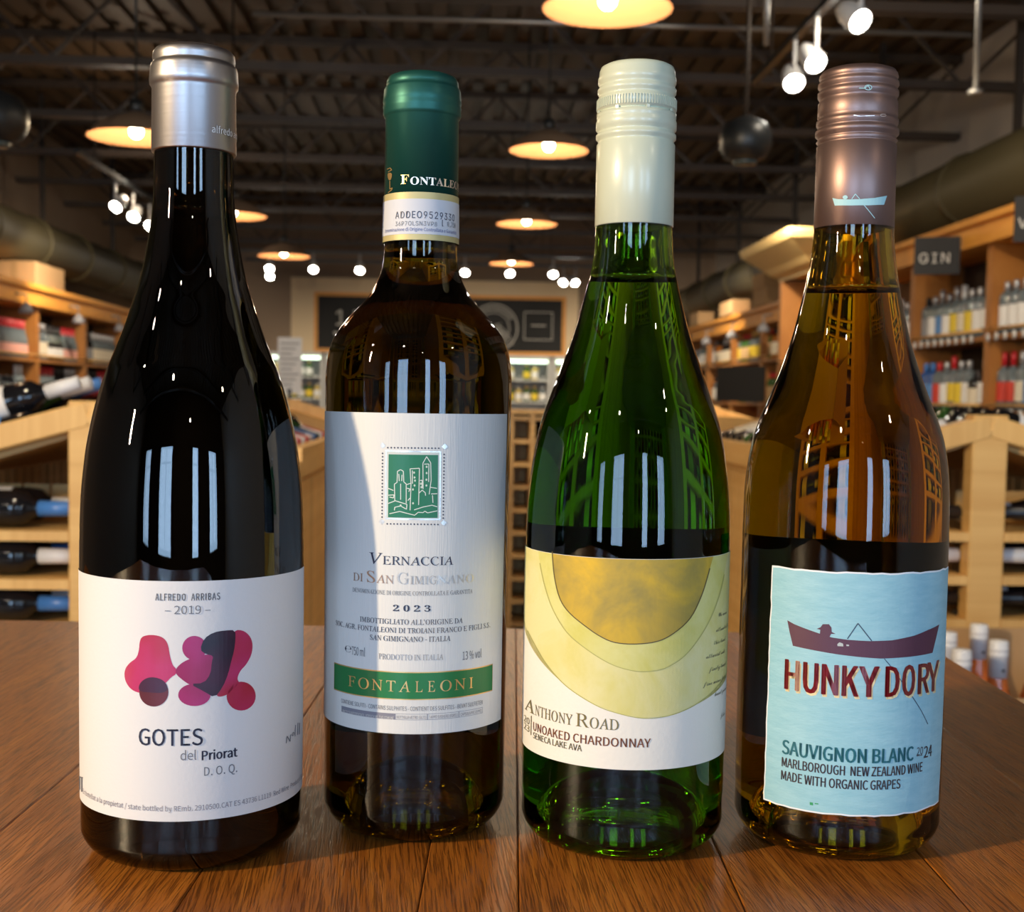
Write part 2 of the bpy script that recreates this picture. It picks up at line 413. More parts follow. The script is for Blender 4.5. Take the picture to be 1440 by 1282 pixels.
def board(name, u, v, z, w, h, label, items, rz=0, frame=None):
    o = link(name, None); props(o, label, 'sign'); store(o, u, v, z, rz)
    B().box(-w/2, w/2, -.01, .01, 0, h).obj('panel', BLACKB, o)
    if frame:
        t = frame; b = B(); b.box(-w/2-t, w/2+t, -.03, .01, -t, 0); b.box(-w/2-t, w/2+t, -.03, .01, h, h+t)
        b.box(-w/2-t, -w/2, -.03, .01, 0, h); b.box(w/2, w/2+t, -.03, .01, 0, h); b.obj('frame', HONEY, o)
    for (s, x, zz, size) in items:
        q = link('lettering', text_mesh(s, INTER, [CHALK], size, 0, .001, 1.25), o, (x, -.013, zz), (math.pi/2, 0, 0))
    return o
vb = V1-.06
# cream surround
cw = B(); cw.box(-2.35, 1.72, -.10, 0, 2.62, 2.82); cw.box(-2.35, 1.72, -.08, 0, 1.66, 1.80); cw.box(-2.35, -2.02, -.08, 0, 1.8, 2.62); cw.box(1.55, 1.72, -.08, 0, 1.8, 2.62)
o = structure(cw, 'trim_1', CREAM, 0, V1, 0)
bd1 = board('framed_blackboard', -1.25, vb, 1.83, 1.45, .74, 'framed blackboard with large chalk numerals, between dark and green-capped bottles',
            [('150', -.5, .33, .42)], frame=.05)
b = B(); b.box(-.5, .4, -.014, -.011, .20, .235); b.box(-.4, .25, -.014, -.011, .10, .125); b.obj('chalk_rule', CHALK, bd1)
bd2 = board('framed_blackboard', .62, vb, 1.83, 1.75, .74, 'framed blackboard with a round chalk emblem, between the green-capped and pale-capped bottles', [], frame=.05)
b = B()
def ring(b, cx, cz, r0, r1, y, a0=0, a1=2*math.pi, n=40):
    vs = []; 
    for k in range(n+1):
        t = a0+(a1-a0)*k/n
        vs += [(cx+r0*math.cos(t), y, cz+r0*math.sin(t)), (cx+r1*math.cos(t), y, cz+r1*math.sin(t))]
    b.add(vs, [(2*i, 2*i+1, 2*i+3, 2*i+2) for i in range(n)])
ring(b, -.1, .33, .33, .345, -.013); ring(b, -.1, .33, .215, .225, -.013)
for j in range(7):
    r = .06+j*.035; ring(b, -.2, .0, r+.12, r+.128, -.013, .25, 1.25, 14); ring(b, .05, .02, r+.1, r+.108, -.013, 1.7, 2.6, 14)
for j in range(22):
    t = .5+j*.1; ring(b, -.1, .33, .255, .305, -.013, t, t+.04, 2)
for (x0, x1, z0_, z1_) in ((.33, .74, .56, .57), (.33, .74, .17, .18), (.33, .34, .17, .57), (.73, .74, .17, .57), (.43, .64, .37, .385)):
    b.box(x0, x1, -.014, -.012, z0_, z1_)
b.obj('chalk_emblem', CHALK, bd2)
# heart-like pale field at the emblem's foot
b = B(); pts = [(-.1+.14*math.sin(t)**3*1.2, .3+.11*(13*math.cos(t)-5*math.cos(2*t)-2*math.cos(3*t))/15) for t in [i*math.pi/12 for i in range(24)]]
b.add([(x, -.0135, z-.08) for x, z in pts], [tuple(range(24))]); b.obj('chalk_heart', mat('faded_chalk', (.33, .32, .30), .9), bd2)
ORD = ['first', 'second', 'third', 'fourth', 'fifth', 'sixth', 'seventh', 'eighth', 'ninth', 'tenth', 'eleventh', 'twelfth', 'thirteenth', 'fourteenth', 'fifteenth']
# ------------------------------------------------------------------ background bottles
GL = {'black': mat('black_glass', (.008, .008, .01), .08), 'green': mat('green_bottle_glass', (.03, .09, .02), .08),
      'clear': mat('clear_bottle', (.13, .16, .18), .06), 'amber': mat('amber_bottle', (.30, .10, .015), .08),
      'rose': mat('rose_wine', (.85, .22, .05), .12, 0, **{'Transmission Weight': .35}), 'blue': mat('blue_bottle', (.03, .09, .30), .15),
      'straw': mat('straw_bottle', (.55, .42, .12), .1), 'red': mat('red_bottle', (.45, .03, .02), .2)}
PAPER = {'cream': mat('cream_label', (.72, .64, .50), .7), 'white': mat('white_label', (.80, .79, .78), .6), 'grey': mat('grey_label', (.25, .25, .27), .6),
         'red': mat('red_label', (.6, .05, .03), .6), 'yellow': mat('yellow_label', (.75, .55, .04), .6), 'tan': mat('tan_label', (.5, .33, .16), .6),
         'pink': mat('pink_label', (.75, .38, .32), .6), 'blue': mat('blue_label', (.10, .25, .55), .6)}
FOIL = {'white': mat('white_foil', (.80, .80, .82), .35), 'black': mat('black_foil', (.012, .012, .015), .3), 'red': mat('red_foil', (.55, .02, .03), .3),
        'blue': mat('blue_foil', (.06, .20, .55), .3), 'gold': mat('gold_foil', (.7, .45, .15), .35, .7), 'silver': mat('silver_foil', (.55, .55, .58), .35, .6)}
SHAPES = {
 'slender': ([(0, .034), (.004, .037), (.18, .037), (.205, .033), (.222, .018), (.232, .0145), (.30, .0140)], (.05, .15), .23),
 'sloping': ([(0, .036), (.004, .040), (.145, .040), (.18, .031), (.21, .021), (.24, .0155), (.30, .0145)], (.03, .11), .235),
 'spirit': ([(0, .036), (.004, .040), (.19, .040), (.21, .034), (.22, .016), (.27, .0145)], (.04, .15), .225),
 'squat': ([(0, .044), (.005, .050), (.14, .050), (.165, .040), (.175, .02), (.215, .018)], (.03, .12), .178)}
def rint(pr, z):
    for (a, ra), (c, rc) in zip(pr[:-1], pr[1:]):
        if a <= z <= c: return ra+(rc-ra)*(z-a)/(c-a)
    return pr[-1][1]
BOTTLE_MESH = {}
def small_bottle(shape, gl, pa, fo, parts=False, name='wine_bottle', n=14):
    """one bottle: a body mesh, with label and capsule as parts (or merged when tiny)"""
    key = (shape, gl, pa, fo, parts)
    pr, (l0, l1), cz = SHAPES[shape]; top = pr[-1][0]
    if key not in BOTTLE_MESH:
        lab = [(l0, rint(pr, l0)+.0008), (l1, rint(pr, l1)+.0008)]
        capr = [(cz, rint(pr, cz)+.001)]+[(z, r+.001) for z, r in pr if z > cz+.004]; capr[-1] = (top+.001, capr[-1][1]); capr.append((top+.003, capr[-1][1]*.8))
        lb = lambda b, mi: b.lathe(lab, n, mi, cap=False)
        if parts:
            BOTTLE_MESH[key] = (B().lathe(pr, n).mesh('bottle', [GL[gl]]), lb(B(), 0).mesh('label', [PAPER[pa]]), B().lathe(capr, n).mesh('capsule', [FOIL[fo]]))
        else:
            b = B().lathe(pr, n); lb(b, 1); b.lathe(capr, n, 2); BOTTLE_MESH[key] = (b.mesh('bottle', [GL[gl], PAPER[pa], FOIL[fo]]),)
    ms = BOTTLE_MESH[key]; o = link(name, ms[0])
    if parts: link('label', ms[1], o); link('capsule', ms[2], o)
    return o
GN = {'black': 'dark', 'green': 'green', 'clear': 'clear glass', 'amber': 'amber', 'blue': 'blue', 'straw': 'straw-coloured', 'red': 'red', 'rose': 'orange-pink'}

# ------------------------------------------------------------------ wall shelving, one unit per bay
def shelf_unit(side, u, v, width, zt, levels, label, post=.07, depth=.32, crown=.16, lamp=True, last=False, crown_mat=None):
    """a bay of shelving; local x runs along the wall (towards the back of the shop), local y into the wall"""
    o = link('shelving_unit', None); props(o, label, 'shelf')
    rz = -math.pi/2 if side > 0 else math.pi/2
    # local +y must point to the wall
    store(o, u, v, 0, rz)
    sx = -1 if side > 0 else 1       # +v direction in local x
    def bx(a0, a1, *r):
        a, c = sorted((a0*sx, a1*sx)); return (a, c)+r
    B().box(*bx(-post/2, post/2, 0, depth, 0, zt)).obj('upright', SHELF, o)
    if last: B().box(*bx(width-post/2, width+post/2, 0, depth, 0, zt)).obj('upright', SHELF, o)
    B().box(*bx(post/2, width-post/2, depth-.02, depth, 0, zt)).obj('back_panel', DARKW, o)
    for z in levels:
        B().box(*bx(post/2, width-post/2, 0, depth-.02, z-.025, z)).obj('shelf_board', SHELF, o)
        B().tube([(sx*post/2, -.012, z+.03), (sx*(width-post/2), -.012, z+.03)], .008, 6).obj('front_rail', PINE, o)
    if crown:
        e = width+post/2 if last else width-post/2
        b = B().box(*bx(-post/2, e, -.05, depth, zt, zt+crown*.75)); b.box(*bx(-post/2, e, -.09, depth, zt+crown*.75, zt+crown))
        b.obj('cornice', HONEY, o)
    if lamp:
        q = B().lathe([(0, .055), (.03, .05), (.06, .03), (.08, .012)], 12, c=(sx*width/2, -.13, zt-.09)).tube([(sx*width/2, -.13, zt-.02), (sx*width/2, -.13, zt+.05), (sx*width/2, -.04, zt+.06)], .008, 6)
        q.obj('shelf_lamp', mat('grey_lamp_enamel', (.28, .28, .31), .5), o)
    return o
def along(side, u, v, back=.16):     # a point on the shelf
    return (u+back*side, v)
rr = random.Random(3)
STY_L = [('slender', 'black', 'grey', 'black'), ('sloping', 'black', 'white', 'black'), ('slender', 'clear', 'cream', 'silver'), ('sloping', 'clear', 'pink', 'red'), ('slender', 'clear', 'white', 'white'), ('squat', 'black', 'grey', 'black')]
STY_R = [('spirit', 'clear', 'white', 'silver'), ('spirit', 'amber', 'cream', 'black'), ('slender', 'clear', 'yellow', 'gold'), ('squat', 'clear', 'white', 'silver'), ('spirit', 'green', 'tan', 'red'), ('spirit', 'black', 'cream', 'white')]
def fill(side, u, v0, v1, z, styles, row, step=.105, parts=False, run=3, tilt=0, where=''):
    v = v0; k = 0; st = styles[0]
    while v < v1:
        if k % run == 0: st = rr.choice(styles)
        o = small_bottle(*st, parts=parts, name='liquor_bottle' if side > 0 else 'wine_bottle')
        uu, vv = along(side, u, v, .09)
        store(o, uu, vv, z+.001, rr.uniform(0, 6))
        props(o, '%s bottle, %s label, %s along the %s' % (GN[st[1]], st[2], ORD[k], row), 'bottle', 'bottles, '+row)
        if st[0] == 'squat': v += .012
        v += step; k += 1

# left wall: bays from near to far
LW = -3.4
v = 7.9; nmv = ['nearest', 'second', 'third', 'fourth', 'fifth', 'sixth', 'seventh', 'eighth', 'ninth']
for i in range(5):
    shelf_unit(-1, LW, v, 1.35, 1.84, (1.42, 1.06, .7, .3), 'brown shelving bay on the left wall, %s from the frame edge' % nmv[i])
    if v < 13.4:
        fill(-1, LW, v+.1, v+1.28, 1.42, STY_L, 'upper shelf, %s left wall bay' % nmv[i], run=4)
        fill(-1, LW, v+.1, v+1.28, 1.06, STY_L, 'lower shelf, %s left wall bay' % nmv[i], run=3)
    v += 1.35
# cartons on top of the left shelving
for i, (vv, w, h) in enumerate(((9.2, .5, .17), (10.9, .75, .20))):
    o = B().box(-.17, .17, -w/2, w/2, 0, h).obj('carton', KRAFT); store(o, LW-.16, vv, 2.001); bevelled(o.data, .006)
    props(o, 'tan carton on top of the left wall shelving, %s' % ('half cut by the frame edge' if i == 0 else 'beside the dark bottle'), 'box')
    B().box(-.025, .025, -w/2-.001, w/2+.001, -.0, h+.002).obj('tape_strip', mat('packing_tape', (.42, .27, .13), .3), o)

# right wall: the spirits bays, then a projecting cream unit, then the far bays
RW = 2.75
for i, (v, w) in enumerate(((5.45, 1.12), (6.57, 1.12), (7.69, 1.12))):
    shelf_unit(1, RW, v, w, 2.0, (1.53, 1.14, .75, .35), 'brown spirits shelving bay on the right wall, %s' % ('at the frame edge', 'under the GIN sign', 'right behind the amber bottle')[i], lamp=False, crown=.14)
def near_fill(v0, v1, z, row, seq, step=.108):
    v = v1; k = 0
    for st in seq:
        if v < v0: break
        o = small_bottle(*st, parts=True, name='spirit_bottle', n=18); store(o, RW+.07, v, z+.001, .3)
        props(o, '%s bottle, %s label, %s from the far end, %s' % (GN[st[1]], st[2], ORD[k], row), 'bottle', 'bottles, '+row); v -= step; k += 1
A = ('spirit', 'clear', 'white', 'silver'); C_ = ('slender', 'clear', 'yellow', 'silver'); D_ = ('spirit', 'straw', 'white', 'white'); E_ = ('squat', 'clear', 'blue', 'silver')
near_fill(6.63, 7.60, 1.53, 'GIN shelf', [('spirit', 'clear', 'grey', 'black'), A, ('slender', 'clear', 'blue', 'silver'), A, C_, ('slender', 'clear', 'cream', 'white'), ('spirit', 'clear', 'yellow', 'silver'), A, ('slender', 'clear', 'white', 'white')])
near_fill(6.63, 7.60, 1.14, 'shelf below GIN', [('spirit', 'blue', 'blue', 'blue'), ('spirit', 'blue', 'blue', 'blue'), ('spirit', 'clear', 'red', 'red'), A, ('slender', 'clear', 'yellow', 'red'), ('spirit', 'clear', 'yellow', 'silver'), A, ('squat', 'black', 'cream', 'black'), ('spirit', 'black', 'white', 'silver')])
near_fill(5.55, 6.50, 1.53, 'upper shelf at the frame edge', [A, A, A, ('slender', 'clear', 'white', 'white'), A, A, C_, A])
near_fill(5.55, 6.50, 1.14, 'lower shelf at the frame edge', [('slender', 'clear', 'red', 'red'), ('slender', 'clear', 'red', 'red'), ('slender', 'clear', 'cream', 'silver'), ('spirit', 'clear', 'blue', 'silver'), C_, A, A, A])
near_fill(7.75, 8.72, 1.53, 'upper shelf beside the amber bottle', [A, D_, A, E_, A, A, C_, A])
near_fill(7.75, 8.72, 1.14, 'lower shelf beside the amber bottle', [A, ('spirit', 'amber', 'cream', 'black'), D_, E_, A, A, C_, A])
# small price tags along the shelf lips
for i, (v0, z) in enumerate(((6.65, 1.53), (5.6, 1.53), (6.65, 1.14), (5.6, 1.14))):
    for k in range(9):
        o = B().lathe([(0, .022), (.004, .022)], 12).obj('price_tag', WHITE); store(o, RW-.025, v0+.06+k*.105, z-.012, 0, 0, -math.pi/2)
        props(o, 'round white price tag, %s on the %s' % (ORD[k], ('lip of the GIN shelf', 'upper shelf lip at the frame edge', 'lip of the shelf below GIN', 'lower shelf lip at the frame edge')[i]), 'price tag', 'price tags, row %d' % i)
# the cream unit
uo = shelf_unit(1, RW-.25, 9.0, .9, 2.1, (1.45, 1.05, .6), 'cream shelving unit with wide flared cornice behind the amber bottle', lamp=False, depth=.57, crown=0, last=True)
b = B(); zt = 2.1
pr = [(0, 0), (.02, .0), (.05, .06), (.09, .10), (.2, .24), (.24, .26), (.26, .26)]
for (z0_, d0), (z1_, d1) in zip(pr[:-1], pr[1:]):
    b.add([(-.05-d0-.9, -d0, zt+z0_), (.05+d0, -d0, zt+z0_), (.05+d0, .3, zt+z0_), (-.95-d0, .3, zt+z0_), (-.95-d1, -d1, zt+z1_), (.05+d1, -d1, zt+z1_), (.05+d1, .3, zt+z1_), (-.95-d1, .3, zt+z1_)],
          [(0, 1, 5, 4), (1, 2, 6, 5), (3, 0, 4, 7), (4, 5, 6, 7)])
b.obj('flared_cornice', mat('yellow_cream_paint', (.72, .50, .20), .5), uo)
v = 10.3; k = 0
while v < 16.2:
    shelf_unit(1, RW, v, 1.25, 1.86, (1.55, 1.16, .8, .4), 'brown shelving bay on the far right wall, %s past the cream unit' % nmv[k], crown=.15)
    fill(1, RW, v+.1, v+1.18, 1.55, STY_R, 'upper shelf, %s far right bay' % nmv[k], run=3, step=.12)
    fill(1, RW, v+.1, v+1.18, 1.16, STY_R, 'lower shelf, %s far right bay' % nmv[k], run=3, step=.12)
    v += 1.25; k += 1
for i, (vv, w, h, z) in enumerate(((11.2, .5, .15, 2.011), (11.25, .42, .13, 2.163), (12.6, .6, .14, 2.011), (14.3, .5, .14, 2.011))):
    o = B().box(-.09, .09, -w/2, w/2, 0, h).obj('carton', KRAFT); store(o, RW-.02, vv, z); bevelled(o.data, .006)
    props(o, 'brown carton on the far right shelving, %s' % ('lower of the stacked pair', 'upper of the stacked pair', 'alone beyond the stacked pair', 'furthest back')[i], 'box')
# hanging category signs on the right
board('shelf_sign', RW-.17, 6.86, 1.87, .235, .20, 'small black shelf sign reading GIN in chalk letters', [('GIN', -.095, .06, .105)], rz=-.42)
board('shelf_sign', RW-.10, 5.62, 1.90, .36, .20, 'small black shelf sign cut by the frame edge, starting with V', [('VODKA', -.165, .06, .085)], rz=-.35)
board('shelf_sign', RW-.32, 10.9, 1.17, .55, .30, 'dark chalk sign low on the far right shelving beside the amber bottle', [], rz=-math.pi/2+.6)

# ------------------------------------------------------------------ island racks with sloping tops
def rail_obj(name, p, q, w, h, m, parent, up=Vector((0, 0, 1))):
    return B().beam(p, q, w, h, 0, up).obj(name, m, parent)
def island(u, v, length, label, zp=1.145, hw=.39, drop=.12):
    o = link('display_rack', None); props(o, label, 'wine rack'); store(o, u, v, 0)
    ze = zp-drop
    bevelled(B().box(-.04, .04, 0, .05, 0, zp).obj('centre_post', PINE, o).data, .003)
    B().box(-.04, .04, length-.05, length, 0, zp).obj('centre_post', PINE, o)
    for s in (-1, 1):
        for y in (0, length-.05):
            B().box(s*hw-.03, s*hw+.03, y, y+.05, 0, ze).obj('corner_post', PINE, o)
            bevelled(rail_obj('end_rail', (0, y+.024, zp-.025), (s*(hw+.02), y+.024, ze-.02), .052, .05, PINEX, o).data, .003)
        b = B(); n = (Vector((s*drop, 0, hw))).normalized()
        b.add([(0, .05, zp-.06), (s*hw, .05, ze-.06), (s*hw, length, ze-.06), (0, length, zp-.06), (0, .05, zp-.045), (s*hw, .05, ze-.045), (s*hw, length, ze-.045), (0, length, zp-.045)],
              [(0, 1, 2, 3), (7, 6, 5, 4), (0, 4, 5, 1), (2, 6, 7, 3), (1, 5, 6, 2)])
        b.obj('sloping_top', PINE, o)
        B().box(*sorted((s*hw+.0*s, s*hw+.03*s)), .05, length, ze-.03, ze+.03).obj('side_rail', PINE, o)
        for z in (.882, .784, .686, .588, .49, .39, .29, .19):
            B().box(*sorted((s*.04, s*(hw-.03))), .0, .30, z-.02, z).obj('end_shelf', PINEX, o)
        for k in range(int(length/.062)):
            bb = B().box(-.004, .004, -.026, .026, 0, ze-.03).mesh('slat', [PINE]) if (s, k) == (-1, 0) else SL_ME
            if (s, k) == (-1, 0): globals()['SL_ME'] = bb
            link('slat', bb, o, (s*(hw-.005), .085+k*.062, 0))
        for k in range(5):
            B().box(s*.05+s*k*.062-(.0 if s > 0 else .056), s*.05+s*k*.062+(.056 if s > 0 else .0), .31, .318, .12, ze-.07).obj('back_slat', PINE, o)
    return o
IL, IR = -.736, 1.19
island(IL, 2.6, 3.2, 'pine display rack with sloping top and bottles, left of the dark bottle')
island(IR, 2.8, 3.2, 'pine display rack with gabled end post, right of the amber bottle')
def lying(o, u, v, z, dirn, tilt):
    """neck pointing to +/-u, tilted upward by tilt"""
    o.rotation_mode = 'QUATERNION'
    d = Vector((dirn*math.cos(tilt), 0, math.sin(tilt))); d = Matrix.Rotation(ALPHA, 3, 'Z') @ d
    o.rotation_quaternion = d.to_track_quat('Z', 'Y'); o.location = WP(u, v, z)
def rack_bottles(u0, v0, side, tag, seqs, n=12):
    th = math.atan(.12/.39)
    for k in range(n):
        # outer slope: neck up to the ridge
        st = seqs[k % len(seqs)]
        o = small_bottle(*st, parts=True, name='wine_bottle', n=16)
        z0 = 1.145-.12*.375/.39-.045+.042*1.0
        lying(o, u0-.345, v0+.11+k*.085, z0+.004, 1, th)
        props(o, '%s bottle with %s capsule, %s along the outer slope of the %s rack' % (GN[st[1]], st[3], ORD[k], tag), 'bottle', 'bottles lying on the %s rack' % tag)
        st = seqs[(k*2+1) % len(seqs)]
        o = small_bottle(*st, parts=True, name='wine_bottle', n=16)
        lying(o, u0+.055, v0+.11+k*.085, 1.145-.12*.055/.39-.045+.046, 1, -th)
        props(o, '%s bottle with %s capsule, %s along the inner slope of the %s rack' % (GN[st[1]], st[3], ORD[k], tag), 'bottle', 'bottles lying on the %s rack' % tag)
SQ = [('slender', 'black', 'blue', 'blue'), ('slender', 'black', 'white', 'white'), ('sloping', 'black', 'grey', 'black'), ('slender', 'black', 'cream', 'red'), ('sloping', 'green', 'cream', 'white'), ('slender', 'black', 'blue', 'silver'), ('slender', 'black', 'white', 'red')]
SQ2 = [('slender', 'black', 'white', 'white'), ('slender', 'black', 'white', 'red'), ('sloping', 'black', 'cream', 'silver'), ('slender', 'black', 'cream', 'black'), ('sloping', 'green', 'white', 'white')]
rack_bottles(IL, 2.62, -1, 'left', SQ, 14); rack_bottles(IR, 2.82, 1, 'right', SQ2, 14)
# a second layer resting on the first on the left rack
for k in range(9):
    st = SQ[(k*3+1) % 7]; o = small_bottle(*st, parts=True, name='wine_bottle', n=16); th = math.atan(.12/.39)
    lying(o, IL-.355, 2.62+.152+k*.085, 1.145-.115-.003+.067, 1, th)
    props(o, '%s bottle with %s capsule, %s in the second layer on the left rack' % (GN[st[1]], st[3], ORD[k]), 'bottle', 'second layer of bottles on the left rack')
# bottles lying on the end shelves
for (u0, v0, tag, sty) in ((IL, 2.6, 'left', [('slender', 'black', 'grey', 'blue'), ('slender', 'black', 'white', 'white')]), (IR, 2.8, 'right', [('sloping', 'black', 'white', 'black'), ('sloping', 'black', 'white', 'white')])):
    for li, z in enumerate((.882, .784, .686, .588, .49)):
        for s in (-1, 1):
            for kk in range(2):
                st = sty[(li+kk) % 2]; o = small_bottle(*st, parts=True, name='wine_bottle', n=16)
                lying(o, u0+s*.345, v0+.055+kk*.09, z+.0415, -s, 0)
                props(o, 'bottle with %s capsule, %s end shelf, %s rack, %s side, %s' % (st[3], ('top', 'second', 'third', 'fourth', 'fifth')[li], tag, 'outer' if (s < 0) == (u0 < 0) else 'aisle', 'front' if kk == 0 else 'rear'), 'bottle', 'bottles on the end shelves of the racks')
# caps poking out of the aisle side of the left rack
# central rack closing the aisle
o = link('cubby_rack', None); props(o, 'pine cubbyhole wine rack closing the far end of the aisle', 'wine rack'); store(o, .22, 6.2, 0)
for i in range(10): B().box(-.46+i*.102-.012, -.46+i*.102+.012, -.0, .3, 0, 1.09).obj('post', PINE, o)
for j in range(10): B().box(-.472, .472, .005, .29, .06+j*.112-.01, .06+j*.112+.01).obj('shelf_rail', PINEX, o)
B().box(-.48, .48, -.02, .32, 1.09, 1.11).obj('top_board', PINEX, o); B().box(-.47, .47, .29, .3, 0, 1.09).obj('back_panel', PINE, o)
for i in range(9):
    for j in range(9):
        if (i*7+j*5) % 5 < 2: continue
        st = SQ2[(i+j*2) % 5]; q = small_bottle(*st, name='wine_bottle')
        q.rotation_mode = 'QUATERNION'; d = Matrix.Rotation(ALPHA, 3, 'Z') @ Vector((0, -1, 0)); q.rotation_quaternion = d.to_track_quat('Z', 'Y')
        q.location = WP(.22-.409+i*.102, 6.2+.283, .07+j*.112+.041)
        props(q, 'bottle with %s capsule, %s cubby across, %s row up, far aisle rack' % (st[3], ORD[i], ORD[j]), 'bottle', 'bottles in the cubbyhole rack')
# placard beside the left rack
o = link('price_placard', None); props(o, 'white printed placard standing behind the left rack, beside the dark bottle', 'sign'); store(o, -.98, 7.6, 0, .0)
B().box(-.07, .07, -.004, .004, 1.17, 1.50).obj('card', PAPER['white'], o)
B().box(-.012, .012, -.012, -.004, 0, 1.2).obj('stand', BLACKM, o)
b = B()
for k in range(9): b.box(-.055, .055-.02*(k % 3), -.0055, -.0045, 1.46-.03*k, 1.468-.03*k)
b.obj('printed_lines', mat('printed_grey', (.25, .25, .25), .8), o)
# lit coolers on the back wall
for i in range(6):
    u = -2.2+i*.78; o = link('drinks_cooler', None); props(o, 'lit glass-door drinks cooler on the back wall, %s from the left' % ORD[i], 'cooler'); store(o, u, V1-.75, 0)
    b = B(); b.box(-.38, .38, .6, .65, 0, 1.75); b.box(-.38, -.34, 0, .6, 0, 1.75); b.box(.34, .38, 0, .6, 0, 1.75); b.box(-.38, .38, 0, .6, 1.7, 1.75); b.box(-.38, .38, 0, .6, 0, .12); b.obj('cabinet', mat('cooler_white', (.5, .5, .5), .5), o)
    B().box(-.33, .33, .02, .05, 1.655, 1.695).obj('light_tube', emis('cooler_tube', (.80, 1, .75), 3.5), o)
    for z in (.45, .8, 1.12, 1.42): B().box(-.34, .34, .08, .6, z-.015, z).obj('shelf', WHITE, o)
    for zi, z in enumerate((1.12, 1.42)):
        for k in range(6):
            if z > 1.4 and k % 3 == 2: continue
            cc = rr.choice([('squat', 'green', 'yellow', 'gold'), ('squat', 'straw', 'yellow', 'white'), ('squat', 'clear', 'white', 'silver'), ('squat', 'green', 'white', 'gold'), ('squat', 'straw', 'white', 'silver')])
            q = small_bottle(*cc, name='chilled_bottle'); store(q, u-.28+k*.112, V1-.75+.18, z+.001)
            props(q, '%s bottle, %s on the %s shelf of the %s lit cooler' % (GN[cc[1]], ORD[k], ('lower', 'upper')[zi], ORD[i]), 'bottle', 'bottles in the lit coolers')

# rosé bottles in an open carton at the table's right
o = link('open_carton', None); props(o, 'open tan carton holding the white-capped rosé bottles', 'box'); store(o, .985, 2.25, .44)
wl = .20
b = B(); b.box(-wl, wl, -.19, .19, 0, .006); b.box(-wl, wl, -.19, -.184, 0, .24); b.box(-wl, wl, .184, .19, 0, .24); b.box(-wl, -wl+.006, -.19, .19, 0, .24); b.box(wl-.006, wl, -.19, .19, 0, .24)
b.obj('carton_body', KRAFT, o)
b = B(); b.beam((-wl, .187, .275), (-.035, .187, .278), .005, .08); b.obj('back_flap', KRAFT, o); b = B(); b.beam((-.025, .187, .262), (wl, .187, .262), .005, .06); b.obj('back_flap', KRAFT, o)
b = B(); b.beam((wl+.045, -.19, .24), (wl+.045, .19, .25), .10, .006); b.obj('side_flap', KRAFT, o)
o = B().box(-.21, .21, -.20, .20, 0, .439).obj('closed_carton', KRAFT); store(o, .985, 2.25, 0); bevelled(o.data, .004); props(o, 'closed tan carton on the floor under the open one', 'box')
B().box(-.025, .025, -.162, .162, .1, .4405).obj('tape_strip', mat('brown_tape', (.35, .2, .1), .3), o)
ROSE = [(1350, 920, .84), (1370, 930, .0), (1397, 912, 0), (1425, 924, 0)]
for i, (du, dv, dz, lb) in enumerate(((-.078, .04, .0, 'furthest left of the white-capped rosé bottles'), (-.118, -.125, 0, 'second from the left, low, of the white-capped rosé bottles'), (.016, .125, 0, 'third from the left of the white-capped rosé bottles'), (-.017, -.04, 0, 'white-capped rosé bottle nearest the frame edge'), (.105, .06, 0, 'rosé bottle beyond the frame edge of the carton'), (.09, -.09, 0, 'rosé bottle in the carton corner beyond the frame'))):
    q = link('rose_wine_bottle', None); props(q, lb, 'bottle', 'rosé bottles in the carton'); store(q, .985+du, 2.25+dv, .447+max(dz, 0))
    pr, _, _ = SHAPES['sloping']
    B().lathe(pr, 24).obj('glass_body', GL['rose'], q)
    B().lathe([(.03, .0408), (.11, .0408)], 24, cap=False).obj('label', PAPER['white'], q)
    cp = [(.238, .0165), (.276, .0165), (.277, .0172), (.280, .0172), (.281, .0165), (.286, .0165), (.287, .0172), (.290, .0172), (.291, .0165), (.300, .0165), (.303, .015), (.304, 0)]
    B().lathe(cp, 24).obj('screw_cap', FOIL['white'], q)
    B().lathe([(0, .003), (.0006, .003)], 10).obj('cap_emblem', BLACKM, q, loc=(.003, -.0166, .252), rot=(math.pi/2, 0, 0))
# ------------------------------------------------------------------ the table
X0, X1, Y0, Y1 = -.85, .287, -.45, .908
tb = link('tasting_table', None, None, (0, 0, TZ)); props(tb, 'dark oiled oak table carrying the four wine bottles', 'table')
seams = [X0, -.77, -.69, -.615, -.53, -.45, -.375, -.30, -.189, -.105, -.028, .0045, .078, .152, .222, X1]
for a, c in zip(seams[:-1], seams[1:]):
    o = B().box(a+.00015, c-.00015, Y0, Y1, -.032, 0).obj('plank', OAK, tb); bevelled(o.data, .0005)
B().box(X0+.03, X1-.03, Y0+.03, Y1-.03, -.10, -.033).obj('apron', OAK, tb)
for x in (X0+.06, X1-.06):
    for y in (Y0+.06, Y1-.06):
        B().box(x-.035, x+.035, y-.035, y+.035, -TZ, -.10).obj('leg', OAK, tb)

